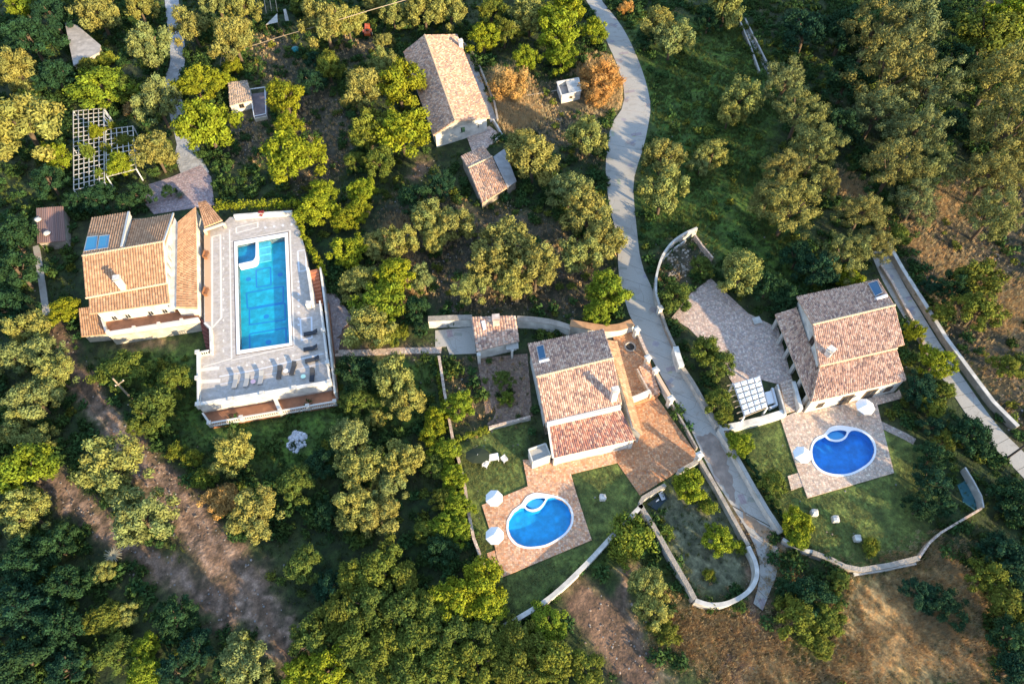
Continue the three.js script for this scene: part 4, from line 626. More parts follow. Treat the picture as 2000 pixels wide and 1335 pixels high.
// ---------------------------------------------------------------- left villa, its raised pool terrace
const DK = 2.2;
{
  const h = thing('villa', V(at(260, 620).x, 0, at(260, 620).z), 'large white villa with ribbed orange tile roofs, left of the long pool', 'house');
  const Rg = [P3([160, 500, 7.7]), P3([319, 472, 7.7])], Bk = [P3([167, 582, 5.7]), P3([326, 553, 5.7])], Ev = [P3([174, 613, 5.0]), P3([331, 591, 5.0])];
  const NL = [P3([178, 427, 4.9]), P3([252, 415, 4.9])], RgM = Rg[0].clone().lerp(Rg[1], 0.48);
  const NR = [P3([258, 433, 4.1]), P3([339, 418, 4.1])], RR = [P3([243, 487, 6.9]), P3([322, 479, 6.9])];
  const o = { pal: 'terracotta', w: 0.38, l: 0.5, rise: 0.17 };
  const r1 = roofSlope(h, Rg[0], Rg[1], Bk[1], Bk[0], o); ridgeCap(r1, Rg[0], Rg[1]);
  const b0 = Bk[0].clone(), b1 = Bk[1].clone(); b0.y -= 0.16; b1.y -= 0.16; b0.lerp(b1, 0.03);
  const r2 = roofSlope(h, b0, b1, Ev[1], Ev[0], o); ridgeCap(r2, Bk[0].clone().setY(5.66), Bk[1].clone().setY(5.66), std([0.70, 0.52, 0.34], 0.9));
  roofSlope(h, Rg[0], RgM, NL[1], NL[0], o); roofSlope(h, RR[0], RR[1], NR[1], NR[0], o);
  const lo = p => V(p.x, 0, p.z), ax = V().subVectors(Rg[1], Rg[0]).setY(0).normalize(), ns = V(-ax.z, 0, ax.x); if (ns.z < 0) ns.negate();
  const I = (p, a, n, dy = -0.16) => { const q = p.clone().addScaledVector(ax, a).addScaledVector(ns, n); q.y += dy; return q; };
  const eL = I(Ev[0], 0.7, -0.5), eR = I(Ev[1], -0.35, -0.5), rL = I(Rg[0], 0.4, 0, -0.25), rR = I(Rg[1], -0.3, 0, -0.25), kL = I(Bk[0], 0.5, 0, -0.3), kR = I(Bk[1], -0.32, 0, -0.3), nL = I(NL[0], 0.4, 0.4), nM = I(NL[1], -0.15, 0.4), nR = I(NR[1], -0.3, 0.4), nM2 = V(nM.x, NR[0].y - 0.16, nM.z);
  { const t = new Tris(), L = lo(rL);
    t.quad(eL, lo(eL), lo(eR), eR); t.quad(eL, kL, lo(kL), lo(eL)); t.quad(kL, rL, lo(rL), lo(kL)); t.quad(rL, nL, lo(nL), lo(rL)); t.quad(nL, nM, lo(nM), lo(nL)); t.quad(nM2, nR, lo(nR), lo(nM2));
    t.quad(eR, lo(eR), lo(kR), kR); t.quad(kR, lo(kR), lo(rR), rR); const rr2 = I(RR[1], -0.3, 0, -0.2); t.quad(V(rr2.x, rr2.y, rr2.z), lo(rr2), lo(nR), nR); t.quad(rR, lo(rR), lo(rr2), rr2);
    part(h, 'wall', t.build(), M.plaster); }
  { const a = RgM.clone().lerp(NL[1], 0.04), b = NL[1].clone(), t = new Tris(), d = (p, y) => V(p.x, y, p.z); t.quad(d(a, a.y + 0.2), d(b, b.y + 0.2), d(b, 4.0), d(a, 5.0)); part(h, 'step_wall', merge([t.build(), bar(d(a, a.y + 0.12), d(b, b.y + 0.12), 0.3, 0.3)]), M.plaster); }
  part(h, 'verge', bar(I(Rg[1], 0, 0, 0.02), I(NR[1], 0, 0, 0.1).setY(4.3), 0.22, 0.2), M.plaster); part(h, 'verge', bar(I(Rg[1], 0, 0, 0.02), I(Bk[1], 0, 0, 0.02), 0.2, 0.2), M.plaster);
  chimney(h, 240, 561, 6.1, 2.3, 0.75, 0.75, 0.2, M.plaster);
  for (const [x, y, hh] of [[335, 485, 1.0], [336, 507, 1.2], [335, 522, 1.8], [333, 540, 1.0]]) { const p = at(x, y, 4.6), q = rR.clone(), t = V().subVectors(p, q).dot(ns); const c = rR.clone().addScaledVector(ns, t); c.y = 4.7 + (hh > 1.5 ? 0.2 : 0); opening(h, c.addScaledVector(ax, 0.03), ax, 0.4, hh * 0.62, { frame: M.dirtyWhite }); }
  // balcony on the south side
  const bo = [[208, 648], [210, 655], [392, 629], [390, 620]], B = [P3([213, 656, DK]), P3([391, 628, DK])], back = [eL.clone().setY(DK), eR.clone().addScaledVector(ax, 3.2).setY(DK)];
  part(h, 'balcony', extrude([back[0], back[1], B[1], B[0]], 1.9, DK), M.brownTile); part(h, 'wall', shedGeo([V(B[0].x, 1.9, B[0].z), V(B[1].x, 1.9, B[1].z), V(back[1].x, 1.9, back[1].z), V(back[0].x, 1.9, back[0].z)], -0.2), M.cream);
  part(h, 'parapet', bar(V(B[0].x, DK + 0.45, B[0].z), V(B[1].x, DK + 0.45, B[1].z), 0.3, 0.95), M.plaster); part(h, 'parapet', bar(V(B[0].x, DK + 0.45, B[0].z), V(back[0].x, DK + 0.45, back[0].z), 0.25, 0.95), M.plaster);
  for (const k of [0.02, 0.3, 0.57, 0.82]) { const p = mid(B[0], B[1], k); part(h, 'pier', box(0.42, 1.25, 0.42, p.x, DK + 0.62, p.z, 0.18), std([0.74, 0.58, 0.48], 0.9)); }
  for (const k of [0.17, 0.36, 0.68, 0.88]) { const p = mid(eL, eR, k).setY(DK + 0.62).addScaledVector(ns, 0.04); opening(h, p, ns, 0.62, 0.8, { frame: M.plaster }); }
  for (const k of [0.05, 0.27, 0.52, 0.78]) { const p = mid(eL, eR, k).addScaledVector(ns, 0.32); part(h, 'beam_end', box(0.25, 0.25, 0.6, p.x, 4.78, p.z, 0.18), M.plaster); }
  // side roof above the arcade that faces the pool
  const sa = [P3([347, 434, 4.2]), P3([344, 601, 4.2])], sb = [P3([382, 404, 3.75]), P3([385, 602, 3.75])];
  roofSlope(h, sa[1], sa[0], sb[0], sb[1], { ...o });
  { const q = [sb[0], sb[1]].map(p => I(p, -0.12, 0, -0.16)), t = new Tris(); t.quad(q[0], q[1], V(q[1].x, 0, q[1].z), V(q[0].x, 0, q[0].z)); const e = I(sa[1], 0, -0.1, -0.2), f = I(sa[0], 0, 0.3, -0.2); t.quad(e, V(e.x, 0, e.z), V(q[1].x, 0, q[1].z), q[1]); t.quad(f, q[0], V(q[0].x, 0, q[0].z), V(f.x, 0, f.z)); part(h, 'arcade_wall', t.build(), M.plaster);
  }
  part(h, 'ledge', extrude(poly([[340, 424], [347, 436], [345, 601], [330, 600], [325, 556], [321, 490]], 4.12), 3.75, 4.12), M.plaster);
  const ce = [P3([386, 396, 4.0]), P3([402, 392, 4.0]), P3([434, 430, 3.5]), P3([398, 444, 3.5])];
  roofSlope(h, ce[0], ce[1], ce[2], ce[3], o); part(h, 'lintel', bar(P3([398, 450, 3.3]), P3([437, 436, 3.3]), 0.3, 0.35), M.cream); for (const [x, y] of [[399, 449], [436, 436]]) { const p = at(x, y, 3.2); part(h, 'pier', box(0.35, 3.2 - DK, 0.35, p.x, DK + (3.2 - DK) / 2, p.z), M.cream); }
  // low lean-to at the south-west corner
  const ll = [P3([153, 603, 2.8]), P3([196, 597, 2.8]), P3([208, 652, 2.0]), P3([158, 657, 2.0])]; roofSlope(h, ll[0], ll[1], ll[2], ll[3], o); shed(h, ll, -0.2, M.cream, 0.3);
  solarPanel([173, 467, 6.25], [194, 465, 6.25], [191, 491, 7.2], [167, 495, 7.2], 0.5, 'left light blue solar panel on the grey roof slope of the large left villa', null, M.solarLight);
  solarPanel([197, 465, 6.25], [217, 463, 6.25], [214, 488, 7.2], [193, 491, 7.2], 0.5, 'right light blue solar panel on the grey roof slope of the large left villa', null, M.solarLight);
}
function shedGeo(top, base) { const t = new Tris(); for (let i = 0; i < top.length; i++) { const a = top[i], b = top[(i + 1) % top.length]; t.quad(a, V(a.x, base, a.z), V(b.x, base, b.z), b); } return t.build(); }
{
  const deck = [[398, 446], [436, 436], [448, 424], [570, 414], [582, 440], [594, 480], [601, 520], [605, 535], [611, 594], [626, 592], [647, 752], [392, 796], [389, 694], [413, 690], [411, 640], [398, 628]];
  const D = poly(deck, DK), hole = poly([[462, 477], [557, 460], [566, 671], [467, 686]], DK);
  const bb = new THREE.Box2(); D.forEach(p => bb.expandByPoint(new THREE.Vector2(p.x, -p.z))); const sz = bb.getSize(new THREE.Vector2());
  const cv = document.createElement('canvas'); cv.width = 1024; cv.height = 2048; const k = cv.getContext('2d'), X = (a, b) => { const p = at(a, b, DK); return [(p.x - bb.min.x) / sz.x * 1024, (1 - (-p.z - bb.min.y) / sz.y) * 2048]; };
  k.fillStyle = '#b6aca0'; k.fillRect(0, 0, 1024, 2048); const R = rng(5);
  for (let i = 0; i < 26000; i++) { const v = 150 + R() * 60; k.fillStyle = `rgba(${v + 6},${v},${v - 4},0.35)`; k.fillRect(R() * 1024, R() * 2048, 3 + R() * 22, 3 + R() * 22); }
  const area = (pts, c) => { k.beginPath(); pts.forEach((p, i) => { const q = X(...p); i ? k.lineTo(...q) : k.moveTo(...q); }); k.closePath(); k.fillStyle = c; k.fill(); };
  const line = (pts, w, c) => { k.beginPath(); pts.forEach((p, i) => { const q = X(...p); i ? k.lineTo(...q) : k.moveTo(...q); }); k.strokeStyle = c; k.lineWidth = w * 1024 / sz.x; k.stroke(); };
  const pale = '#e2dbd0';
  area([[398, 448], [410, 446], [412, 628], [400, 628]], 'rgba(214,170,130,0.75)');
  line([[414, 462], [430, 458], [432, 620], [414, 640], [414, 462]], 0.30, pale); line([[448, 448], [452, 700], [396, 716]], 0.22, pale); line([[449, 472], [564, 449]], 0.2, pale); line([[566, 449], [574, 672]], 0.25, pale); line([[574, 676], [450, 704]], 0.2, pale);
  line([[461, 455], [461, 444], [503, 434], [503, 444], [461, 455]], 0.25, pale); line([[581, 490], [597, 487], [598, 527], [584, 530], [581, 490]], 0.25, '#d8dce2'); line([[586, 623], [608, 619], [609, 659], [589, 664], [586, 623]], 0.25, '#d8dce2');
  line([[428, 735], [500, 722], [570, 705], [632, 690]], 0.25, '#d4d8de'); line([[430, 750], [520, 731], [576, 722], [640, 706]], 0.16, '#c8ccd4'); line([[392, 722], [428, 718]], 0.8, pale); line([[392, 745], [430, 743]], 0.8, pale);
  for (let i = 0; i < 12; i++) area([[436, 462 + i * 20], [438, 465 + i * 20], [436, 468 + i * 20], [434, 465 + i * 20]], pale); for (let i = 0; i < 9; i++) { const x = 452 + i * 15, y = 719 - i * 3.1; area([[x, y - 3], [x + 3, y], [x, y + 3], [x - 3, y]], pale); } for (let i = 0; i < 8; i++) { const y = 550 + i * 12; area([[583, y - 2.5], [586, y], [583, y + 2.5], [580, y]], '#d8dce2'); } for (let i = 0; i < 4; i++) area([[518 + i * 17, 441 - i * 2], [521 + i * 17, 444 - i * 2], [518 + i * 17, 447 - i * 2], [515 + i * 17, 444 - i * 2]], '#d8dce2');
  const tex = new THREE.CanvasTexture(cv); tex.colorSpace = THREE.SRGBColorSpace; tex.wrapS = tex.wrapT = THREE.RepeatWrapping; tex.repeat.set(1 / sz.x, 1 / sz.y); tex.offset.set(-bb.min.x / sz.x, -bb.min.y / sz.y);
  const t = struct('terrace', extrude(D, 0.0, DK, [hole]), std([0.92, 0.90, 0.88], 0.8, { map: tex, bumpMap: roughBump, bumpScale: 0.008 }));
  const inset = (pts, s) => pts;
  const pl = pool('long rectangular turquoise pool with a white walled corner jacuzzi on the raised terrace', [[462, 477], [557, 460], [566, 671], [467, 686]], null, DK, 1.2, [0.0, 0.50, 0.66], { straight: true });
  part(pl.t, 'coping', extrude(poly([[457, 472], [562, 454], [571, 674], [462, 692]], DK), DK - 0.02, DK + 0.06, [poly([[463, 479], [556, 462], [565, 670], [468, 684]], DK)]), M.coping);
  part(pl.t, 'drain_channel', extrude(poly([[455, 470.5], [563.5, 452], [572.5, 675.5], [460, 694]], DK), DK - 0.02, DK + 0.012, [poly([[457, 472.5], [561.8, 454.5], [570.5, 674], [462, 691.5]], DK)]), std([0.16, 0.12, 0.10], 0.9));
  part(pl.t, 'jacuzzi_wall', band(smooth(poly([[501, 471], [501, 490], [500, 503], [495, 510], [484, 513], [466, 517]], DK), 20), 0.3, DK - 1.15, DK + 0.1), M.coping);
  part(pl.t, 'jacuzzi_floor', extrude(poly([[464, 480], [500, 473], [499, 504], [491, 511], [466, 516]], DK - 0.7), DK - 1.15, DK - 0.75), std([0.0, 0.34, 0.56], 0.6, { map: concreteMap }));
  for (let i = 0; i < 3; i++) part(pl.t, 'pool_step', extrude(poly([[505, 471], [527, 467], [528, 480 + i * 12], [505, 485 + i * 12]], DK - 0.5), DK - 1.15, DK - 0.5 - i * 0.22), std([0.10, 0.60, 0.74], 0.6, { map: concreteMap }));
  const dk = std([0.0, 0.22, 0.52], 0.6), fl = DK - 1.19, mark = (pts, w, m = dk) => part(pl.t, 'floor_line', band(poly(pts, fl), w, fl, fl + 0.012), m);
  for (const q of [[[481, 572], [553, 559], [553, 590], [483, 602], [481, 572]], [[487, 604], [556, 592], [557, 624], [487, 634], [487, 604]], [[487, 652], [558, 640], [559, 676], [488, 690], [487, 652]], [[500, 527], [528, 522], [529, 556], [501, 561], [500, 527]]]) for (let i = 0; i < 4; i++) mark([q[i], q[i + 1]], 0.22);
  for (const [x, y] of [[485, 545], [547, 536], [520, 618], [524, 668]]) part(pl.t, 'floor_drain', cyl(0.42, 0.42, 0.02, at(x, y, fl).x, fl + 0.012, at(x, y, fl).z, 14), dk);
  // parapets, lower ledge, stairs
  const w = thing('terrace_parapet', at(520, 800, 0).setY(0), 'white balustrade edging the raised pool terrace with piers and a brown lower ledge', 'balustrade'), y = DK;
  part(w, 'parapet', band(poly([[391, 796], [646, 752]], y), 0.34, y - 0.9, y + 0.9), M.plaster); part(w, 'parapet_cap', band(poly([[390, 796], [647, 752]], y), 0.5, y + 0.9, y + 1.0), M.plaster); balustrade(w, at(390, 695, y), at(391, 796, y), y, 0.95, M.plaster); balustrade(w, at(627, 594, y), at(646, 750, y), y, 0.95, M.plaster);
  balustrade(w, at(412, 691, y), at(390, 695, y), y, 0.95, M.plaster); part(w, 'parapet', band(poly([[412, 688], [410, 640], [399, 630]], y + 0.7), 0.3, y, y + 0.75), M.plaster);
  for (const [a, b] of [[391, 796], [454, 786], [515, 775], [577, 764], [646, 752], [390, 745], [390, 695], [642, 715], [634, 652]]) pier(w, at(a, b, y), y, 1.05, 0.5, M.plaster);
  const L0 = 0.75, ledge = poly([[397, 806], [648, 762], [657, 790], [412, 832]], L0);
  part(w, 'ledge_floor', extrude(ledge, -0.2, L0), M.brownTile);
  balustrade(w, at(413, 832, L0), at(656, 790, L0), L0, 0.95, M.plaster); balustrade(w, at(400, 812, L0), at(413, 832, L0), L0, 0.95, M.plaster);
  for (const k of [0, 0.25, 0.56, 0.78, 1]) pier(w, mid(at(413, 832, L0), at(656, 790, L0), k), L0, 1.05, 0.42, M.plaster);
  part(w, 'cross_wall', band([mid(at(397, 806, L0), at(648, 762, L0), 0.56), mid(at(413, 832, L0), at(656, 790, L0), 0.56)], 0.5, 0, L0 + 0.9), M.plaster);
  part(w, 'side_ledge', extrude(poly([[634, 592], [642, 590], [662, 788], [650, 790]], L0), -0.2, L0), M.brownTile);
  part(w, 'side_wall', band(poly([[626, 524], [636, 600], [645, 680], [655, 770]], 2.0), 0.28, -0.2, 2.4), M.plaster);
  const s = thing('staircase', at(615, 565, 0).setY(0), 'red brown tiled stairs between white walls at the right of the long pool', 'stairs');
  steps(s, at(604, 533, 1.6), at(623, 529, 1.6), at(629, 590, 1.6), at(611, 595, 1.6), DK - 0.05, 0.7, 10, M.stepTile, -0.2);
  part(s, 'side_wall', band(poly([[600, 522], [606, 560], [611, 597]], DK + 0.8), 0.4, 0, DK + 0.85), M.plaster); part(s, 'newel', box(0.7, 1.2, 0.7, at(605, 600, y).x, DK + 0.6, at(605, 600, y).z), M.plaster);
  part(w, 'north_wall', band(poly([[456, 420], [500, 416.5], [570, 412.5]], DK + 0.9), 0.35, 0, DK + 0.95), M.plaster);
  const c2 = thing('side_stairs', at(404, 660, 0).setY(0), 'dark red brown stairs in the narrow gap between left villa and pool terrace', 'stairs'); steps(c2, at(393, 626, 1.2), at(409, 640, 1.2), at(411, 690, 1.2), at(401, 690, 1.2), DK - 0.1, 0.2, 9, std([0.22, 0.07, 0.05], 0.85, { map: concreteMap }), -0.2);
}
function lounger(px, py, dir, dark, label) {
  const p = at(px, py, DK + 0.3), t = thing('sun_lounger', V(p.x, DK, p.z), label, 'sun lounger', dark ? 'dark loungers on the pool terrace' : 'pale grey loungers on the pool terrace'), m = dark ? M.darkFabric : std([0.30, 0.31, 0.32], 0.9), fr = dark ? M.rubber : M.metal;
  local(t, 'frame', merge([box(0.06, 0.06, 2.0, -0.36, 0.28, 0), box(0.06, 0.06, 2.0, 0.36, 0.28, 0), box(0.72, 0.06, 0.06, 0, 0.28, 0.97)]), fr);
  local(t, 'cushion', box(0.72, 0.12, 1.35, 0, 0.37, 0.3), m); const b = box(0.72, 0.12, 0.85, 0, 0, 0); b.rotateX(0.62); b.translate(0, 0.58, -0.68); local(t, 'backrest', b, m);
  for (const [x, z] of [[-0.34, 0.9], [0.34, 0.9], [-0.34, -0.6], [0.34, -0.6]]) local(t, 'leg', box(0.05, 0.27, 0.05, x, 0.135, z), fr);
  t.rotation.y = dir; t.scale.set(0.85, 0.8, 1);
}
lounger(545, 727, 0.05, true, 'dark lounger lying lengthwise, left of the pair below the long pool'); lounger(572, 719, -0.08, true, 'dark lounger lying lengthwise, right of the pair below the long pool'); lounger(609, 732, 0.1, true, 'dark lounger alone in the lower right corner of the pool terrace');
lounger(606, 650, -1.35, true, 'dark lounger laid crosswise by the right parapet, topmost of three'); lounger(606, 680, -1.35, true, 'dark lounger laid crosswise by the right parapet, middle of three'); lounger(609, 702, -1.3, true, 'dark lounger laid crosswise by the right parapet, lowest of three');
lounger(459, 745, 0.02, false, 'pale grey lounger, leftmost of three below the long pool'); lounger(481, 743, 0.02, false, 'pale grey lounger beside the purple table below the long pool'); lounger(509, 738, 0.04, false, 'pale grey lounger nearest the dark pair below the long pool');
for (const [x, y, c, l] of [[494, 745, [0.35, 0.28, 0.42], 'small purple side table between pale grey loungers'], [558, 724, [0.7, 0.7, 0.72], 'small white side table between the dark lounger pair'], [592, 735, [0.25, 0.5, 0.52], 'small teal side table near the lone corner lounger']]) { const p = at(x, y, DK + 0.4), t = thing('side_table', V(p.x, DK, p.z), l, 'side table', 'side tables on the pool terrace'); local(t, 'table_top', cyl(0.34, 0.34, 0.05, 0, 0.45, 0, 14), std(c, 0.6)); local(t, 'leg', cyl(0.05, 0.05, 0.43, 0, 0.215, 0, 8), M.metal); local(t, 'foot', cyl(0.2, 0.2, 0.03, 0, 0.015, 0, 12), M.metal); }
{ const p = at(512, 420, DK + 0.3), t = thing('flower_pot', V(p.x, DK, p.z), 'dark red flowering pot at the white wall above the long pool', 'flower pot'); const g = new THREE.LatheGeometry([[0, 0], [0.22, 0], [0.34, 0.4], [0.38, 0.44], [0.3, 0.44], [0.28, 0.36], [0, 0.36]].map(a => new THREE.Vector2(...a)), 14); local(t, 'pot', g, std([0.3, 0.1, 0.06], 0.8)); const c = local(t, 'flowers', kinds.shrub.geos[0], std([0.32, 0.03, 0.04], 0.8, { vertexColors: true })); c.position.y = 0.7; c.scale.setScalar(0.55); }

for (const [x, y, l] of [[402, 497, 'brown wicker bench against the arcade wall of the large villa, upper one'], [402, 569, 'brown wicker bench against the arcade wall of the large villa, lower one']]) { const p = at(x, y, DK + 0.4), t = thing('wicker_bench', V(p.x, DK, p.z), l, 'bench', 'wicker benches by the arcade'), m = std([0.36, 0.16, 0.07], 0.85, { map: concreteMap }); local(t, 'seat', box(0.6, 0.1, 1.3, 0, 0.42, 0), m); local(t, 'backrest', box(0.08, 0.5, 1.3, -0.28, 0.68, 0), m); for (const s of [-1, 1]) { local(t, 'armrest', box(0.6, 0.08, 0.08, 0, 0.64, s * 0.62), m); local(t, 'base', box(0.5, 0.38, 0.1, 0, 0.19, s * 0.55), m); } }
// ---------------------------------------------------------------- farmhouse and its shed
{
  const N = [P3([788, 101, 2.9]), P3([847, 265, 2.9])], Rg = [P3([829, 68, 5.5]), P3([889, 237, 5.5])], S = [P3([892, 67, 3.0]), P3([957, 230, 3.0])];
  const h = thing('farmhouse', V(at(880, 200).x, 0, at(880, 200).z), 'long farmhouse with pale sunlit tile roof and white gable with a green window', 'house');
  gableWalls(h, N, Rg, S, -0.2, M.plaster);
  const a = roofSlope(h, Rg[0], Rg[1], N[1], N[0], { pal: 'old', wobble: 0.6, w: 0.38 }); roofSlope(h, Rg[0], Rg[1], S[1], S[0], { pal: 'old', wobble: 0.6, w: 0.38 }); ridgeCap(a, Rg[0], Rg[1], std([0.56, 0.40, 0.27], 0.9));
  const ax = V().subVectors(Rg[1], Rg[0]).setY(0).normalize(), g = mid(N[1], S[1], 0.46).addScaledVector(ax, -0.3); g.y = 2.1; opening(h, g, ax, 0.85, 0.95, { frame: M.greenPaint, shutters: M.greenPaint });
  const d = mid(N[1], S[1], 0.76).addScaledVector(ax, -0.3); d.y = 1.9; opening(h, d, ax, 0.7, 0.7, { frame: M.dirtyWhite });
  chimney(h, 900, 92, 3.0, 1.6, 0.8, 0.7, 0.35, M.plaster);
  const t = thing('stone_yard', at(940, 270), 'grey paved yard with low stone walls between farmhouse and shed', 'yard');
  part(t, 'paving', extrude(poly([[910, 262], [956, 246], [976, 262], [966, 278], [940, 296], [922, 296]], 0.1), -0.1, 0.14), M.court); part(t, 'low_wall', band(poly([[963, 232], [972, 246], [980, 262], [968, 272]], 0.8), 0.35, 0, 0.8), M.dirtyWhite); part(t, 'low_wall', band(poly([[905, 82], [922, 100], [938, 132], [952, 165], [966, 200], [972, 232]], 0.7), 0.35, 0, 0.7), M.stone);
  part(t, 'paving', extrude(poly([[898, 88], [920, 100], [970, 232], [958, 238]], 0.1), -0.1, 0.1), M.concreteDark);
}
{
  const A = [P3([900, 306, 2.3]), P3([944, 284, 2.3])], Rg = [P3([914, 328, 2.9]), P3([961, 306, 2.9])], S = [P3([942, 397, 2.0]), P3([990, 367, 2.0])];
  const h = thing('tiled_shed', V(S[0].x, 0, S[0].z), 'small shed with worn orange tiles and grey metal side roof below the farmhouse', 'shed');
  const r = roofSlope(h, Rg[0], Rg[1], S[1], S[0], { pal: 'old', wobble: 0.9, w: 0.4 }); roofSlope(h, Rg[0], Rg[1], A[1], A[0], { pal: 'old', wobble: 0.9, w: 0.4 }); ridgeCap(r, Rg[0], Rg[1]);
  gableWalls(h, A, Rg, S, -0.1, M.stone, 0.2);
  const m = [P3([963, 306, 2.75]), P3([985, 290, 2.6]), P3([1009, 354, 1.95]), P3([991, 366, 2.0])]; part(h, 'metal_roof', slabGeo(m, 0.06), M.concreteDark); shed(h, m, -0.1, M.stone, 0.2);
}
{ // white hut by the road bend
  const R4 = [P3([1088, 160, 1.9]), P3([1130, 152, 1.9]), P3([1135, 177, 1.9]), P3([1097, 186, 1.9])], h = thing('hut', V(R4[3].x, 0, R4[3].z), 'tiny white hut with half broken flat roof between amber bushes by the road', 'hut');
  shed(h, R4, -0.2, M.plaster, 0.05, 0.0); part(h, 'roof', slabGeo([mid(R4[0], R4[1], 0.4).setY(1.85), R4[1].clone().setY(1.85), R4[2].clone().setY(1.85), mid(R4[3], R4[2], 0.4).setY(1.85)], 0.1), M.dirtyWhite); part(h, 'floor', slabGeo(R4.map(p => p.clone().setY(0.9)), 0.05), M.concreteDark);
  part(h, 'rim', merge([0, 1, 2, 3].map(i => bar(R4[i].clone(), R4[(i + 1) % 4].clone(), 0.24, 0.14))), M.plaster);
  const n = V(0.12, 0, 1).normalize(); opening(h, mid(R4[3], R4[2], 0.5).setY(1.0).addScaledVector(n, 0.08), n, 0.35, 0.3);
  whole('hose', tube([P3([1087, 176, 0.5]), P3([1068, 180, 0.3]), P3([1048, 183, 0.25]), P3([1028, 186, 0.2])], 0.07, 20), std([0.5, 0.42, 0.34], 0.8), P3([1060, 182, 0]), 'thin pale pipe running left from the white hut', 'pipe');
}
{ // grey shed with wire run
  const R4 = [P3([445, 161, 2.2]), P3([483, 157, 2.2]), P3([492, 196, 1.8]), P3([448, 207, 1.8])], h = thing('shed', V(R4[3].x, 0, R4[3].z), 'small white shed with old tile roof and dark window beside a wire run', 'shed');
  roofSlope(h, R4[0], R4[1], R4[2], R4[3], { pal: 'mossy', wobble: 0.9, w: 0.42, edge: M.dirtyWhite }); shed(h, R4, -0.2, M.plaster, 0.15); const n = V(0.2, 0, 1).normalize(); opening(h, mid(R4[3], R4[2], 0.48).setY(1.15).addScaledVector(V(0, 0, -1), 0.12), n, 0.8, 0.7);
  const f = thing('wire_run', at(505, 200), 'low pen framed with white rails attached to the small white shed', 'pen'), C = [[487, 174], [517, 170], [519, 222], [496, 227]].map(([a, b]) => at(a, b, 1.2));
  for (let i = 0; i < 4; i++) { part(f, 'rail', bar(C[i], C[(i + 1) % 4], 0.13, 0.13), M.whitePaint); part(f, 'post', bar(V(C[i].x, 0, C[i].z), C[i], 0.12, 0.12), M.whitePaint); } part(f, 'low_wall', band([C[2], C[3]], 0.3, 0, 0.7), M.cream); part(f, 'floor', extrude(C, -0.1, 0.12), std([0.26, 0.2, 0.2], 0.95, { map: concreteMap }));
}
{ const q = [P3([126, 44, 2.8]), P3([150, 49, 2.8]), P3([196, 88, 2.6]), P3([193, 102, 2.6]), P3([143, 128, 2.6])], h = thing('flat_roofed_shed', V(q[0].x, 0, q[0].z), 'shed with plain grey wedge shaped roof among olive trees at top left', 'shed'); part(h, 'roof', slabGeo(q, 0.15), std([0.50, 0.46, 0.42], 0.95, { map: concreteMap, bumpMap: roughBump, bumpScale: 0.02 })); shed(h, q, -0.1, M.cream, 0.25); }
{ const q = [P3([70, 407, 2.3]), P3([123, 403, 2.3]), P3([128, 471, 2.0]), P3([72, 475, 2.0])], h = thing('corrugated_shed', V(q[0].x, 0, q[0].z), 'low shed with purplish corrugated roof left of the large villa', 'shed'); const r = part(h, 'roof', slabGeo(q, 0.05), std([0.24, 0.17, 0.18], 0.85)); part(r, 'corrugation', tilesGeo(q[0], q[1], q[2], q[3], { pal: 'mossy', w: 0.3, l: 9 }), std([0.62, 0.50, 0.58], 0.85, { vertexColors: true }), { kind: 'stuff' }); shed(h, q, -0.1, M.stone, 0.2); 
  for (const [x, y, l] of [[74, 429, 'pale crumpled sack near the left edge of the corrugated shed roof'], [92, 456, 'pale crumpled sack lower on the corrugated shed roof']]) { const g = new THREE.IcosahedronGeometry(0.5, 2), a = g.attributes.position; for (let i = 0; i < a.count; i++) { const k = 0.75 + 0.5 * vnoise(a.getX(i) * 4 + x, a.getZ(i) * 4 + a.getY(i) * 3, 8); a.setXYZ(i, a.getX(i) * k * 1.1, a.getY(i) * k * 0.45, a.getZ(i) * k); } g.computeVertexNormals(); const p = at(x, y, 2.35); g.translate(p.x, p.y + 0.15, p.z); whole('sack', g, M.dirtyWhite, p, l, 'sack', 'sacks on the corrugated shed'); } }
{ // white lattice pergola
  const t = thing('lattice_pergola', at(200, 300), 'white timber lattice pergola overgrown with vines, above the large left villa', 'pergola'), H = 2.6, bars = (C, nu, nv, skip) => { const Q = (u, v, dy) => { const p = C[0].clone().lerp(C[1], u).lerp(C[3].clone().lerp(C[2], u), v); p.y += dy; return p; }; for (let i = 0; i <= nu; i++) part(t, 'lattice_bar', bar(Q(i / nu, 0, 0.08), Q(i / nu, 1, 0.08), 0.135, 0.08), M.dirtyWhite); for (let j = 0; j <= nv; j++) part(t, 'lattice_bar', bar(Q(0, j / nv, 0), Q(1, j / nv, 0), 0.135, 0.08), M.dirtyWhite); for (const [u, v] of [[0, 0], [1, 0], [1, 1], [0, 1], [0, 0.5], [1, 0.5]]) { const p = Q(u, v, 0); part(t, 'post', bar(V(p.x, 0, p.z), p, 0.14, 0.14), M.whitePaint); } };
  bars([[143, 217], [202, 211], [204, 356], [144, 371]].map(([a, b]) => at(a, b, H)), 6, 17); bars([[206, 253], [259, 246], [266, 330], [208, 345]].map(([a, b]) => at(a, b, H)), 5, 9); bars([[203, 211], [214, 228], [216, 252], [204, 253]].map(([a, b]) => at(a, b, H)), 1, 5);
}
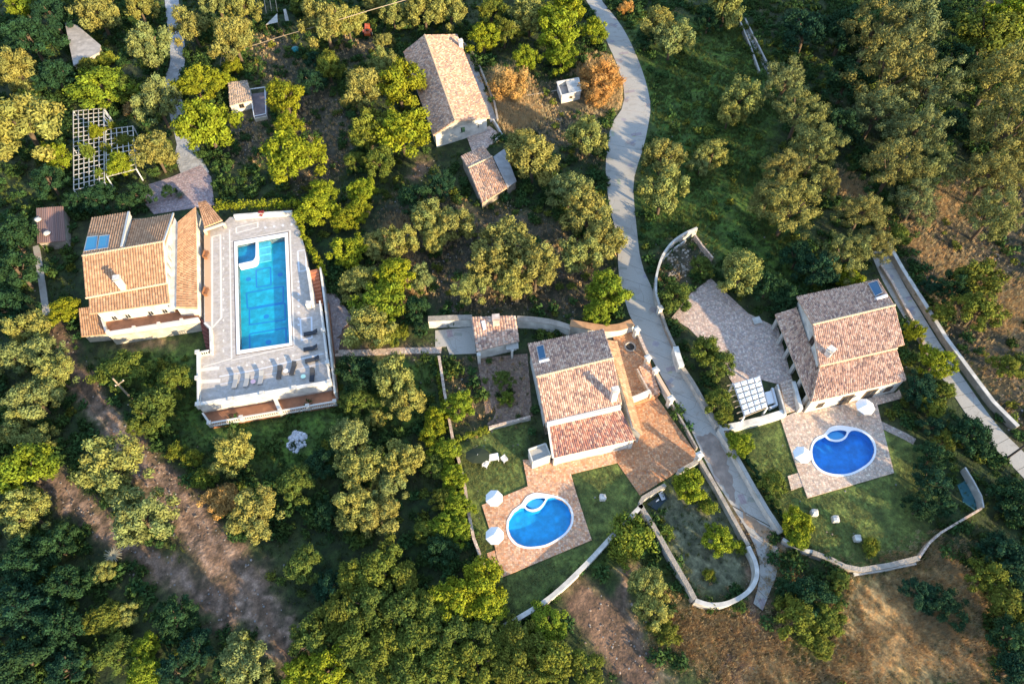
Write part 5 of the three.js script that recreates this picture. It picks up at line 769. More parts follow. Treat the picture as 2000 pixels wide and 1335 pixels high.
// ---------------------------------------------------------------- parasols, garden furniture, odds and ends
function parasol(px, py, r, label, group, canopyMat = M.canopy, tilt = 0) {
  const p = at(px, py, 2.3), t = thing('parasol', V(p.x, 0.14, p.z), label, 'parasol', group), n = 8, T = new Tris(), ring = (k, y) => [...Array(n)].map((_, i) => V(Math.cos((i + 0.5) / n * 6.2832) * r * k, y, Math.sin((i + 0.5) / n * 6.2832) * r * k)), a = ring(0.5, 2.42), b = ring(1, 2.12), c = ring(1.01, 1.96), top = V(0, 2.66, 0);
  for (let i = 0; i < n; i++) { const j = (i + 1) % n; T.tri(top, a[j], a[i]); T.quad(a[i], a[j], b[j], b[i]); T.quad(b[i], b[j], c[j], c[i]); }
  local(t, 'canopy', T.build(), canopyMat); local(t, 'pole', cyl(0.035, 0.035, 2.66, 0, 1.33, 0, 8), M.metal); local(t, 'base', cyl(0.3, 0.34, 0.1, 0, 0.05, 0, 16), M.concrete); local(t, 'finial', cyl(0.02, 0.05, 0.14, 0, 2.72, 0, 8), M.whitePaint);
  local(t, 'ribs', merge(b.map(q => bar(V(0, 2.6, 0), V(q.x * 0.97, q.y - 0.03, q.z * 0.97), 0.03, 0.03))), M.metal); return t;
}
parasol(965, 972, 1.12, 'white parasol at the upper left corner of the peach pool terrace'); parasol(966, 1045, 1.15, 'white parasol at the left edge of the peach pool terrace, near the little step'); parasol(1568, 887, 1.22, 'white parasol left of the deep blue oval pool'); parasol(1691, 793, 1.28, 'white parasol close to the right villa wall above the oval pool');
{ const t = parasol(932, 882, 1.45, 'dark parasol shape added as the oval shadow on the lawn beside the white garden table', undefined, std([0.022, 0.034, 0.018], 0.95)); t.scale.set(1.15, 0.5, 0.8); }  // flattened dark canopy added in place of an oval shadow, coloured like shaded grass
function gardenTable(px, py, w, d, turn, label) { const p = at(px, py, 0.74), t = thing('garden_table', V(p.x, 0, p.z), label, 'table'); local(t, 'table_top', box(w, 0.06, d, 0, 0.72, 0), M.whitePaint); for (const [x, z] of [[-1, -1], [1, -1], [1, 1], [-1, 1]]) local(t, 'leg', box(0.08, 0.7, 0.08, x * (w / 2 - 0.08), 0.35, z * (d / 2 - 0.08)), M.whitePaint); t.rotation.y = turn; }
function gardenChair(px, py, turn, label, m = M.whitePaint) { const p = at(px, py, 0.5), t = thing('garden_chair', V(p.x, 0, p.z), label, 'chair', 'chairs at the garden table'); local(t, 'seat', box(0.72, 0.08, 0.72, 0, 0.42, 0), m); local(t, 'backrest', box(0.72, 0.5, 0.08, 0, 0.68, -0.34), m); for (const s of [-1, 1]) local(t, 'armrest', box(0.08, 0.06, 0.62, s * 0.34, 0.62, 0), m); for (const [x, z] of [[-1, -1], [1, -1], [1, 1], [-1, 1]]) local(t, 'leg', box(0.06, 0.42, 0.06, x * 0.31, 0.21, z * 0.31), m); t.rotation.y = turn; }
gardenTable(964, 892, 1.35, 0.95, 0.2, 'white garden table on the lawn left of the villa'); gardenChair(948, 906, -0.4, 'white garden chair left of the garden table on the lawn'); gardenChair(985, 896, 0.7, 'greyish garden chair turned askew right of the garden table', std([0.55, 0.55, 0.55], 0.7));
for (const [x, y, l] of [[1177, 972, 'white stone block on the small lawn right of the peach terrace'], [1590, 1002, 'pale stone block near the left edge of the right lawn'], [1631, 1014, 'rounded pale stone in the middle of the right lawn'], [1674, 1052, 'grey white stone block near the bottom wall of the right lawn']]) {
  const p = at(x, y, 0.3), t = thing('stone_block', V(p.x, 0, p.z), l, 'stone'), g = new THREE.IcosahedronGeometry(0.55, 2), a = g.attributes.position; for (let i = 0; i < a.count; i++) { const q = V(a.getX(i), a.getY(i), a.getZ(i)), m = Math.max(Math.abs(q.x), Math.abs(q.y), Math.abs(q.z)); q.multiplyScalar(0.4 * 0.5 / m + 0.6 * (0.6 + 0.4 * vnoise(q.x * 5 + x, q.z * 5, 4))); a.setXYZ(i, q.x, q.y * 1.1, q.z); } g.computeVertexNormals(); g.translate(0, 0.4, 0); local(t, 'stone', g, M.dirtyWhite);
}
{ const R = rng(9), list = []; for (let i = 0; i < 70; i++) { const p = at(580, 862, 0), g = new THREE.DodecahedronGeometry(0.14 + 0.22 * R(), 0); g.rotateX(R() * 6); g.rotateY(R() * 6); const a = R() * 6.28, d = Math.sqrt(R()) * 1.25; g.translate(p.x + Math.cos(a) * d, 0.1 + 0.5 * (1 - d / 1.3) * R(), p.z + Math.sin(a) * d * 1.3); list.push(g); } const m = struct('rubble_pile', merge(list), M.lightRubble, 'stuff'); tag(m, 'heap of bluish white rubble on the grass below the raised terrace', 'rubble', null, 'stuff'); }
{ const R = rng(19), list = []; for (let i = 0; i < 90; i++) { const p = at(1305 + R() * 40, 488 + R() * 55, 0), g = new THREE.DodecahedronGeometry(0.1 + 0.25 * R() * R(), 0); g.rotateX(R() * 6); g.rotateY(R() * 6); g.translate(p.x, 0.08, p.z); list.push(g); } const m = struct('rubble', merge(list), M.stone, 'stuff'); tag(m, 'scattered stones inside the hollow of the curved wall', 'rubble', null, 'stuff'); }
{ // utility poles and cable
  const b = at(256, 778, 0), t = thing('utility_pole', b, 'pale wooden utility pole with crossarm over the tree beside the dirt track', 'utility pole'); local(t, 'pole', cyl(0.10, 0.16, 5.4, 0, 2.7, 0, 10), M.paleWood); local(t, 'crossarm', box(1.3, 0.1, 0.1, 0.35, 4.2, 0, 0.8), M.paleWood); local(t, 'insulator', merge([cyl(0.04, 0.05, 0.16, 0.75, 4.33, -0.4, 6), cyl(0.04, 0.05, 0.16, -0.05, 4.33, 0.4, 6)]), M.whitePaint);
  const c = at(1961, 899, 0), u = thing('utility_pole', c, 'dark utility pole leaning out over the lane at the right edge', 'utility pole'); local(u, 'pole', cyl(0.11, 0.16, 7.0, 0, 3.5, 0, 10), std([0.06, 0.05, 0.045], 0.9)); local(u, 'crossarm', box(1.5, 0.1, 0.1, 0, 6.4, 0, 0.4), M.wood);
  const d = at(441, 126, 0), v = thing('utility_pole', d, 'thin pale mast with two stays above the small white shed', 'utility pole'); const top = at(433, 104, 2.2).setY(2.2).sub(d); local(v, 'pole', bar(V(0, 0, 0), top, 0.14, 0.14), M.paleWood); local(v, 'stay', bar(V(-0.9, 0.2, 1.2), top, 0.07, 0.07), M.paleWood); local(v, 'stay', bar(V(0.9, 0.2, 1.6), top, 0.07, 0.07), M.paleWood);
  whole('overhead_cable', tube([at(433, 104, 2.2), at(495, 88, 2.5), at(552, 70, 3.4), at(640, 45, 6.5), at(715, 22, 7.5), at(790, 0, 8), at(860, -22, 8.5)], 0.06, 60), M.paleWood, at(552, 70, 0), 'pale overhead cable crossing the trees along the top edge', 'cable');
}
{ // small orange tractor under the trees at the top
  const p = at(718, 62, 0.5), t = thing('garden_tractor', V(p.x, 0, p.z), 'small orange tractor parked beside a large olive tree at the top', 'tractor'); const O = M.orangePaint;
  local(t, 'hood', merge([box(0.9, 0.6, 1.5, 0, 0.85, -0.9), box(0.7, 0.25, 0.3, 0, 0.85, -1.8)]), O); local(t, 'body', box(1.1, 0.45, 1.7, 0, 0.8, 0.7), O); local(t, 'seat', merge([box(0.5, 0.12, 0.45, 0, 1.1, 0.5), box(0.5, 0.45, 0.1, 0, 1.3, 0.75)]), M.rubber); for (const s of [-1, 1]) local(t, 'fender', box(0.32, 0.12, 0.9, s * 0.68, 1.15, 0.8), O);
  for (const [x, z, r] of [[-0.72, 0.8, 0.55], [0.72, 0.8, 0.55], [-0.55, -1.2, 0.36], [0.55, -1.2, 0.36]]) { const g = new THREE.CylinderGeometry(r, r, 0.28, 18); g.rotateZ(Math.PI / 2); g.translate(x, r, z); const w = local(t, 'wheel', g, M.rubber); const k = new THREE.CylinderGeometry(r * 0.5, r * 0.5, 0.3, 12); k.rotateZ(Math.PI / 2); k.translate(x, r, z); local(w, 'rim', k, M.paleFabric); }
  const sw = new THREE.TorusGeometry(0.18, 0.025, 6, 14); sw.rotateX(-1.1); sw.translate(0, 1.3, 0.05); local(t, 'steering_wheel', sw, M.rubber); t.rotation.y = 0.12; t.scale.setScalar(1.15);
  const q = at(577, 98, 0.6), k = thing('water_tank', V(q.x, 0, q.z), 'round teal plastic water tank on the dark soil at the top', 'tank'); local(k, 'tank_body', new THREE.LatheGeometry([[0, 0], [0.75, 0], [0.82, 0.1], [0.82, 0.9], [0.7, 1.1], [0.3, 1.2], [0, 1.2]].map(a => new THREE.Vector2(...a)), 20), M.tealPlastic); local(k, 'lid', cyl(0.26, 0.26, 0.08, 0, 1.22, 0, 14), M.tealPlastic); 
  const r = [P3([519, 48, 2.0]), P3([536, 40, 2.0]), P3([541, 26, 2.0]), P3([542, 43, 2.0]), P3([536, 46, 2.0])], a = thing('lean_to', V(r[0].x, 0, r[0].z), 'small whitish sheet roof on posts near the top edge', 'shelter'); part(a, 'roof', slabGeo([r[0], r[2], r[3]], 0.05), M.dirtyWhite); for (const i of [0, 2, 3]) part(a, 'post', bar(V(r[i].x, 0, r[i].z), V(r[i].x, 2, r[i].z), 0.1, 0.1), M.wood);
  const b = thing('white_board', at(558, 30), 'tall whitish board leaning near the top edge beside the sheet roof', 'board'); part(b, 'board', slabGeo([P3([553, 18, 1.8]), P3([558, 17, 1.8]), P3([564, 40, 0.3]), P3([557, 42, 0.3])], 0.06), M.dirtyWhite); part(b, 'prop', bar(P3([556, 20, 1.5]), P3([561, 22, 0]), 0.08, 0.08), M.wood);
  for (const [x, l] of [[515, 'leftmost'], [526, 'middle'], [537, 'rightmost']]) whole('stake', bar(at(x, -4, 1.6), at(x + 5, 26, 0.1), 0.12, 0.12), M.paleWood, at(x, 20, 0), `${l} of three pale stakes standing in a row at the top edge`, 'stake');
  const pot = at(349, 378, 0.9), pp = thing('potted_palm', V(pot.x, 0, pot.z), 'small dark palm in a pot on the purple paved yard above the large villa', 'potted plant'); local(pp, 'pot', cyl(0.4, 0.3, 0.6, 0, 0.3, 0, 14), std([0.3, 0.16, 0.1], 0.8)); const fr = []; for (let i = 0; i < 22; i++) { const a = i * 2.4, L = 0.9 + 0.4 * ((i * 37) % 10) / 10, g = new THREE.PlaneGeometry(0.12, L, 1, 4), s = g.attributes.position; for (let j = 0; j < s.count; j++) { const y = s.getY(j) + L / 2; s.setXYZ(j, s.getX(j) * (1.4 - y / L), 0.5 * y - 0.45 * y * y / L, y * 0.9); } g.rotateY(a); g.translate(0, 0.6, 0); g.computeVertexNormals(); fr.push(g); } local(pp, 'fronds', merge(fr), std([0.05, 0.07, 0.025], 0.7));
  const sp = at(220, 1084, 0.8), yu = thing('spiky_yucca', V(sp.x, 0, sp.z), 'pale spiky rosette plant beside the lower dirt track', 'plant'); local(yu, 'leaves', merge(fr.map(g => g.clone())), std([0.26, 0.24, 0.16], 0.7)).scale.setScalar(1.2); local(yu, 'stem', cyl(0.08, 0.12, 0.8, 0, 0.4, 0, 7), M.bark);
}

// ---------------------------------------------------------------- trees, one by one: picture place, crown radius, kind, label
const T = [
  // top left
  [45, 12, 34, 'citrus', 'bright yellow green tree in the very top left corner'], [188, 22, 40, 'olive', 'olive tree overhanging the wedge shaped grey roof'], [270, 14, 30, 'olive', 'small olive at the top edge left of the gravel path'], [288, 92, 44, 'olive', 'round olive tree beside the gravel path at top left'],
  [374, 52, 34, 'olive', 'olive hugging the right edge of the gravel path'], [458, 78, 42, 'olive', 'olive tree above the thin mast with stays'], [474, 14, 32, 'olive', 'olive at the top edge left of the pale stakes'], [425, 10, 32, 'olive', 'olive at the top edge right of the gravel path'],
  [32, 138, 40, 'olive', 'olive tree at the left edge, upper of two near the top'], [44, 242, 64, 'olive', 'very broad golden olive at the left edge'], [200, 172, 50, 'citrus', 'broad vivid yellow green tree above the lattice pergola', 0.7], [252, 176, 30, 'green', 'dark green tree right of the vivid yellow one above the lattice'],
  [308, 205, 40, 'olive', 'greyish olive between lattice pergola and gravel path'], [302, 298, 38, 'olive', 'sunlit olive below the greyish one beside the gravel path'], [383, 165, 36, 'citrus', 'yellow green tree, upper one right of the gravel path'], [402, 245, 54, 'citrus', 'large yellow green tree right of the gravel path, left of the white shed'],
  [455, 128, 18, 'citrus', 'small yellow green tree under the overhead cable'], [458, 168, 14, 'shrub', 'little shrub at the left corner of the white shed'], [437, 158, 18, 'citrus', 'small yellowish tree left of the white shed'], [112, 308, 28, 'citrus', 'leafy yellow green vine tree at the left side of the lattice'],
  [234, 322, 24, 'citrus', 'bright yellow green bush growing through the lattice extension', 1.2], [246, 280, 20, 'green', 'dark green bush inside the lattice extension'], [190, 262, 15, 'citrus', 'vine clump spread over the middle of the lattice', 1.6], [200, 348, 12, 'shrub', 'vine clump at the lower edge of the lattice', 2.2], [214, 302, 11, 'shrub', 'vine clump where lattice and its extension meet', 2.4], [176, 305, 13, 'shrub', 'small vine clump low in the middle of the lattice', 2.8], [226, 258, 10, 'shrub', 'vine clump on the upper lattice extension', 2.6],
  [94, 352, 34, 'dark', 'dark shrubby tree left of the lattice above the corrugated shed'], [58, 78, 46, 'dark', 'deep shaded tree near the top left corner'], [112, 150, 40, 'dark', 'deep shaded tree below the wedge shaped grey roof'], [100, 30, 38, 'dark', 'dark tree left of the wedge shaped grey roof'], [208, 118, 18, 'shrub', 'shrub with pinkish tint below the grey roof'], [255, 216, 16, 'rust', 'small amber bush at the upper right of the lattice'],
  [172, 128, 20, 'green', 'green bush at the low tip of the wedge shaped grey roof'], [275, 378, 24, 'dark', 'dark bush beside the paved yard above the large villa'], [328, 372, 14, 'dark', 'dark round bush on the paved yard'], [190, 388, 30, 'dark', 'dark low tree behind the grey roof slope of the large villa'], [150, 395, 22, 'dark', 'dark bush right of the corrugated shed'], [246, 395, 22, 'dark', 'dark bush touching the back roof edge of the large villa'],
  // top middle
  [634, 42, 44, 'olive', 'left half of the double olive beside the orange tractor'], [680, 48, 32, 'olive', 'right half of the double olive beside the orange tractor'], [750, 80, 16, 'olive', 'slender olive right of the orange tractor'], [768, 28, 26, 'olive', 'olive under the overhead cable at the top'], [828, 16, 36, 'olive', 'olive at the top edge above the farmhouse roof'], [880, 22, 32, 'olive', 'olive with thin branches above the farmhouse at the top'],
  [730, 10, 22, 'olive', 'small olive top edge left of the cable end'], [580, 14, 18, 'green', 'green tree at the top edge by the white board'], [606, 6, 22, 'dark', 'dark tree at the top edge left of the double olive'],
  [556, 190, 34, 'citrus', 'yellow green tree right of the wire run'], [562, 242, 26, 'citrus', 'yellow green tree below the wire run'], [568, 308, 50, 'citrus', 'very bright yellow tree in the middle of the soil garden'], [621, 297, 15, 'citrus', 'small bright bush right of the very bright yellow tree'], [618, 118, 20, 'dark', 'dark bush beside the teal water tank'], [640, 130, 32, 'green', 'dark green tree below the double olive'], [610, 160, 26, 'dark', 'dark tree left over the bare soil'],
  [716, 176, 40, 'olive', 'golden olive left of the farmhouse, outer one'], [780, 168, 46, 'citrus', 'golden yellow tree touching the farmhouse left roof', 1], [752, 128, 26, 'olive', 'small golden tree above the pair by the farmhouse'], [720, 258, 42, 'green', 'green tree left of the farmhouse gable'], [785, 262, 48, 'citrus', 'bright green tree in front of the farmhouse gable'], [740, 315, 34, 'green', 'green tree below the pair near the farmhouse gable'], [690, 312, 22, 'green', 'green bush between soil garden and farmhouse trees'],
  [945, 72, 30, 'citrus', 'bright green tree behind the farmhouse right wall'], [985, 62, 30, 'green', 'green tree right behind the farmhouse at the top'], [960, 22, 32, 'green', 'dark green tree at the top edge right of the farmhouse'], [992, 168, 38, 'rust', 'amber bush between farmhouse and white hut'], [1034, 32, 34, 'olive', 'olive green tree at the top left of the road bend'], [1092, 58, 44, 'citrus', 'bright green tree left of the road at the top'], [1110, 18, 30, 'citrus', 'bright green tree at the top edge left of the road'],
  [1162, 62, 26, 'citrus', 'yellow green tree hugging the left edge of the upper road'], [1096, 112, 28, 'citrus', 'yellow green tree above the white hut'], [1028, 112, 26, 'citrus', 'round yellow green bush between farmhouse and hut'], [1176, 152, 40, 'rust', 'large amber bush between white hut and road'], [1165, 190, 26, 'rust', 'lower amber bush clump beside the road'], [1142, 266, 38, 'olive', 'greyish olive left of the wide road bend'], [1040, 312, 46, 'olive', 'olive right of the tiled shed'], [1016, 278, 26, 'olive', 'small olive right of the paved farm yard'],
  [1222, 16, 16, 'rust', 'dry shrub at the top right of the road'], [1286, 48, 34, 'olive', 'olive at the top of the meadow, upper crown'], [1312, 78, 34, 'olive', 'olive at the top of the meadow, lower crown'], [1262, 75, 24, 'dark', 'dark tree between road and meadow olives'],
  // middle between road and terrace
  [632, 378, 28, 'citrus', 'yellow green tree at the upper right of the terrace hedge'], [616, 412, 34, 'citrus', 'yellow green tree against the right of the terrace hedge'], [706, 372, 28, 'citrus', 'yellow green tree in the orchard, upper row'], [700, 412, 26, 'citrus', 'yellow green tree in the orchard, second row'], [670, 432, 24, 'citrus', 'small yellow green tree below the second orchard row'], [806, 388, 34, 'dark', 'dark tree left of the tiled shed in the orchard'], [860, 360, 28, 'dark', 'dark tree just left of the tiled shed'],
  [838, 428, 38, 'olive', 'olive in the orchard, left half of the pair below the shed'], [884, 440, 36, 'olive', 'olive in the orchard, right half of the pair below the shed'], [848, 472, 28, 'olive', 'small olive beneath the orchard pair'],
  [995, 470, 44, 'olive', 'large olive crown at the heart of the orchard'], [1046, 530, 44, 'olive', 'olive at the lower right of the orchard group'], [960, 515, 42, 'olive', 'olive at the left of the orchard group'], [918, 560, 34, 'olive', 'olive at the lower left tip of the orchard group'], [1000, 560, 34, 'olive', 'olive in the lower middle of the orchard group'],
  [1112, 372, 38, 'olive', 'olive left of the road, topmost of four'], [1150, 412, 44, 'olive', 'olive left of the road, second of four'], [1180, 470, 38, 'olive', 'olive left of the road, third of four'], [1130, 500, 40, 'olive', 'olive left of the road, lowest of four'], [1186, 572, 40, 'citrus', 'bright green tree left of the road above the orange wall cap'], [1165, 610, 26, 'citrus', 'bright green tree leaning over the orange wall cap'],
  [682, 492, 34, 'citrus', 'yellow tree just right of the terrace hedge', 0.85], [735, 480, 32, 'olive', 'golden dry tree in the orchard strip', 0.72], [780, 472, 34, 'olive', 'golden tree beside the straw strip'], [770, 540, 40, 'citrus', 'yellow green tree in the middle of the orchard strip'], [700, 552, 34, 'olive', 'olive right of the terrace stairs', 0.9], [742, 596, 42, 'citrus', 'yellow green tree above the pale footpath', 0.9], [720, 640, 46, 'olive', 'broad yellowish olive beside the pale footpath', 0.9], [825, 545, 26, 'olive', 'small olive right of the straw strip'], [812, 600, 28, 'dark', 'dark tree behind the left garden wall'], [755, 655, 24, 'green', 'green bush right of the broad yellowish olive'],
  [785, 650, 16, 'shrub', 'shrub by the garden wall corner and footpath'], [820, 640, 18, 'dark', 'dark shrub left of the small tiled outbuilding wall'],
  // right woods
  [1446, 190, 38, 'olive', 'lone olive in the green meadow'], [1425, 225, 26, 'olive', 'low crown of the lone meadow olive'], [1392, 300, 30, 'olive', 'greyish olive in the lower meadow'], [1370, 320, 22, 'olive', 'small olive left in the lower meadow'], [1295, 305, 38, 'olive', 'olive right beside the road, upper crown'], [1294, 378, 44, 'olive', 'olive right beside the road, lower crown'], [1418, 14, 36, 'olive', 'olive at the top edge of the meadow'], [1385, 40, 24, 'dark', 'dark tree at the top edge of the meadow'],
  [1532, 165, 44, 'pine', 'pine at the upper left of the right hand wood'], [1560, 228, 46, 'pine', 'pine in the left column of the wood, second from top'], [1594, 296, 48, 'pine', 'pine in the left column of the wood, third from top'], [1530, 330, 40, 'pine', 'pine at the left flank of the wood'], [1540, 410, 54, 'pine', 'broad pine at the low left of the wood'], [1500, 390, 34, 'pine', 'outermost left pine of the wood'], [1610, 365, 30, 'pine', 'small pine in the gap over brown ground'],
  [1700, 70, 52, 'pine', 'tall pine crown high in the wood, left half'], [1776, 62, 58, 'pine', 'tall pine crown high in the wood, right half'], [1740, 150, 62, 'pine', 'great pine in the centre of the wood', 1.2], [1806, 178, 54, 'pine', 'great pine right of the central one', 1.15], [1710, 225, 46, 'pine', 'pine beneath the central great pine'], [1786, 262, 52, 'pine', 'pine beneath the right great pine'], [1745, 330, 52, 'pine', 'pine in the lower centre of the wood'], [1815, 330, 44, 'pine', 'pine right of the lower centre of the wood'], [1790, 395, 40, 'pine', 'pine over the brown ground below the wood centre'],
  [1930, 68, 56, 'green', 'yellow green broad tree near the top right corner'], [1985, 30, 46, 'citrus', 'bright tree in the very top right corner'], [1945, 150, 56, 'pine', 'pine at the right edge of the wood, upper'], [1965, 262, 64, 'pine', 'greyish broad pine at the right edge of the wood'], [1925, 350, 52, 'pine', 'pine at the right above the brown forest floor'], [1932, 425, 48, 'pine', 'pine at the right over the brown forest floor, lower'], [1985, 340, 36, 'pine', 'pine cut by the right picture edge'],
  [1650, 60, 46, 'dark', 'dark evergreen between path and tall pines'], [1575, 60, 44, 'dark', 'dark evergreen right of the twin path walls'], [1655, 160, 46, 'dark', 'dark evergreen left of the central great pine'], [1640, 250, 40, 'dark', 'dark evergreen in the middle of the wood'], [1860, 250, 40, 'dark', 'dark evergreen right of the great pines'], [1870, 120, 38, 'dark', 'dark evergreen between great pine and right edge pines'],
  [1680, 420, 42, 'pine', 'pine above the lane head'], [1706, 482, 36, 'pine', 'pine overhanging the lane head'], [1650, 500, 42, 'pine', 'pine left of the lane head above the right villa'], [1600, 530, 40, 'dark', 'dark tree behind the right villa roof'], [1560, 500, 34, 'dark', 'dark tree at the meadow end above the right villa'], [1660, 545, 24, 'citrus', 'sunlit bush touching the back of the right villa roof'],
  [1756, 462, 24, 'green', 'small green tree right of the lane head'], [1905, 545, 44, 'green', 'green tree among brown floor right of the lane, upper crown'], [1912, 605, 42, 'green', 'green tree among brown floor right of the lane, lower crown'], [1870, 560, 32, 'dark', 'dark tree left of the green one right of the lane'], [1838, 610, 20, 'green', 'small green bush between lane wall and green tree'], [1786, 648, 18, 'citrus', 'bright bush at the lane edge beside the right villa roof', 1.3], [1965, 715, 28, 'green', 'round green tree at the right edge below the lane wall'], [1820, 560, 22, 'dark', 'dark bush right of the upper lane wall'],
  [1450, 534, 40, 'olive', 'golden round olive at the top of the paved courtyard'], [1322, 580, 34, 'green', 'green tree inside the foot of the curved wall'], [1372, 520, 24, 'green', 'green bush in the rubble hollow'], [1500, 560, 32, 'dark', 'dark bush right of the golden round olive'], [1540, 590, 28, 'dark', 'dark bush at the back corner of the right villa'],
  // left side
  [20, 462, 46, 'dark', 'dark tree at the left edge beside the corrugated shed'], [34, 530, 44, 'dark', 'dark tree at the left edge, below the corrugated shed'], [20, 600, 40, 'dark', 'dark tree at the left edge by the narrow concrete path'], [128, 604, 28, 'citrus', 'yellow green tree beside the low lean-to roof'], [60, 640, 38, 'olive', 'olive at the left edge above the dirt track'], [85, 690, 36, 'olive', 'olive beside the upper dirt track'], [24, 700, 36, 'olive', 'olive at the left edge, left of the upper track'],
  [112, 735, 38, 'olive', 'olive leaning over the dirt track'], [66, 780, 44, 'olive', 'broad olive left of the dirt track'], [28, 840, 34, 'olive', 'olive above the bright yellow tree at the left edge'], [46, 920, 56, 'citrus', 'very bright yellow green tree at the left edge'], [70, 860, 28, 'olive', 'olive between bright yellow tree and track'], [56, 1004, 42, 'olive', 'olive below the bright yellow tree at the left edge'],
  [236, 724, 46, 'green', 'green tree behind the leaning utility pole', 0.62], [300, 796, 46, 'green', 'round green tree right of the utility pole'], [338, 742, 32, 'green', 'green tree left of the raised pool terrace'], [270, 835, 22, 'green', 'small green bush below the round green tree'], [232, 912, 58, 'olive', 'broad olive between the two dirt tracks'], [190, 930, 28, 'olive', 'left lobe olive beside the broad one between tracks'], [276, 1012, 56, 'olive', 'golden olive at the fork of the dirt tracks'],
  [460, 888, 44, 'olive', 'olive on the grass below the terrace corner'], [440, 978, 36, 'rust', 'rust brown tree beside the lower dirt track'], [504, 1002, 44, 'olive', 'olive right of the rust brown tree'], [374, 895, 20, 'shrub', 'shrub on the bank of the dirt track'], [345, 880, 18, 'shrub', 'small shrub upper on the bank of the dirt track'], [400, 935, 22, 'shrub', 'shrub lower on the bank of the dirt track'],
  // centre bottom
  [768, 742, 40, 'olive', 'olive right of the terrace, upper crown', 1.5], [788, 792, 34, 'olive', 'olive right of the terrace, lower crown', 1.3], [700, 728, 36, 'dark', 'dark tree right of the terrace corner', 1.35], [700, 785, 30, 'green', 'dark green tree below the terrace corner tree'], [688, 860, 42, 'olive', 'tall olive in the grove, upper left'], [706, 910, 40, 'olive', 'olive in the grove, left middle'], [735, 822, 20, 'olive', 'small olive top of the grove'], [790, 900, 42, 'olive', 'olive in the grove, right middle'], [760, 950, 32, 'olive', 'olive in the grove, centre low'],
  [574, 945, 38, 'green', 'round green tree on the lower grass'], [622, 905, 30, 'dark', 'dark tree left of the olive grove'], [700, 985, 44, 'olive', 'olive at the low left of the grove'], [740, 1010, 38, 'olive', 'olive at the very bottom of the grove'], [590, 1105, 38, 'green', 'lone green tree right of the lower track'], [640, 1000, 28, 'dark', 'dark tree between round green tree and grove'],
  [852, 812, 22, 'citrus', 'hedge tree at the plot wall, topmost'], [842, 848, 26, 'citrus', 'hedge tree at the plot wall, second from top'], [872, 880, 26, 'citrus', 'hedge tree at the plot wall, third from top'], [850, 915, 26, 'green', 'darker hedge tree behind the plot wall row'], [884, 930, 28, 'citrus', 'hedge tree at the plot wall, fourth from top'], [862, 972, 26, 'green', 'green hedge tree in the plot wall row, middle'], [892, 985, 28, 'citrus', 'hedge tree at the plot wall, fifth from top'], [866, 1028, 28, 'citrus', 'yellow hedge tree left of the plot wall, low'], [896, 1036, 26, 'citrus', 'yellow hedge tree touching the plot wall, low'], [862, 1070, 30, 'dark', 'teal dark tree at the low end of the hedge row'], [830, 1035, 24, 'green', 'green tree left at the low end of the hedge row'],
  [897, 792, 30, 'citrus', 'bright tree inside the plot wall beside the garden bed'], [984, 740, 20, 'green', 'green shrub in the middle of the brown garden bed'], [988, 778, 16, 'shrub', 'low shrub at the lower end of the brown garden bed'],
  // bottom left thicket
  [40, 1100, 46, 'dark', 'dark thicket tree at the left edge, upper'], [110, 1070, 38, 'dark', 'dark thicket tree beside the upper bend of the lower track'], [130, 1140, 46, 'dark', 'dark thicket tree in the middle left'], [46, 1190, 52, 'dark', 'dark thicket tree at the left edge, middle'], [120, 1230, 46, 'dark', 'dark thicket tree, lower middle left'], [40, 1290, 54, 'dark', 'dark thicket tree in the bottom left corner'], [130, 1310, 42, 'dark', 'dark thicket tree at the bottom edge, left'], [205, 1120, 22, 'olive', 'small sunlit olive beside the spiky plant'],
  [206, 1210, 34, 'green', 'green thicket tree below the small sunlit olive'], [248, 1205, 22, 'olive', 'small yellowish tree amid the thicket'], [230, 1275, 36, 'green', 'green thicket tree near the bottom edge'], [288, 1262, 26, 'citrus', 'yellow green tree amid the thicket at the bottom'], [284, 1315, 32, 'citrus', 'yellow green tree at the bottom edge of the thicket'], [342, 1205, 40, 'dark', 'teal dark tree beside the lower track'], [380, 1265, 36, 'dark', 'teal dark tree near the bottom by the track'], [340, 1310, 36, 'dark', 'dark tree at the bottom edge right of the thicket'],
  [478, 1296, 46, 'olive', 'olive at the bottom edge below the dirt tracks'], [440, 1300, 28, 'dark', 'dark tree left of the bottom edge olive'],
  // bottom wood
  [742, 1108, 48, 'green', 'green wood tree at the top of the bottom wood'], [690, 1130, 40, 'green', 'green wood tree, upper left of the bottom wood'], [790, 1130, 36, 'green', 'green wood tree, upper right of the bottom wood'], [720, 1180, 46, 'green', 'green wood tree in the upper middle of the bottom wood'], [660, 1200, 44, 'green', 'green wood tree at the left flank of the bottom wood'], [780, 1196, 46, 'green', 'green wood tree in the centre of the bottom wood'], [836, 1190, 42, 'green', 'green wood tree right of the centre of the bottom wood'], [610, 1250, 42, 'green', 'green wood tree beside the dirt track end'],
  [690, 1256, 48, 'green', 'green wood tree, lower left of the bottom wood'], [750, 1260, 44, 'green', 'green wood tree, lower middle of the bottom wood'], [815, 1250, 46, 'green', 'green wood tree below the centre of the bottom wood'], [884, 1232, 46, 'green', 'green wood tree, right middle of the bottom wood'], [892, 1178, 42, 'citrus', 'brighter wood tree below the hedge row end'], [942, 1140, 42, 'citrus', 'yellow tree covering the plot wall end'], [955, 1186, 36, 'citrus', 'yellow tree below the one covering the wall end'], [640, 1310, 44, 'citrus', 'yellow green tree at the bottom edge, left of centre'],
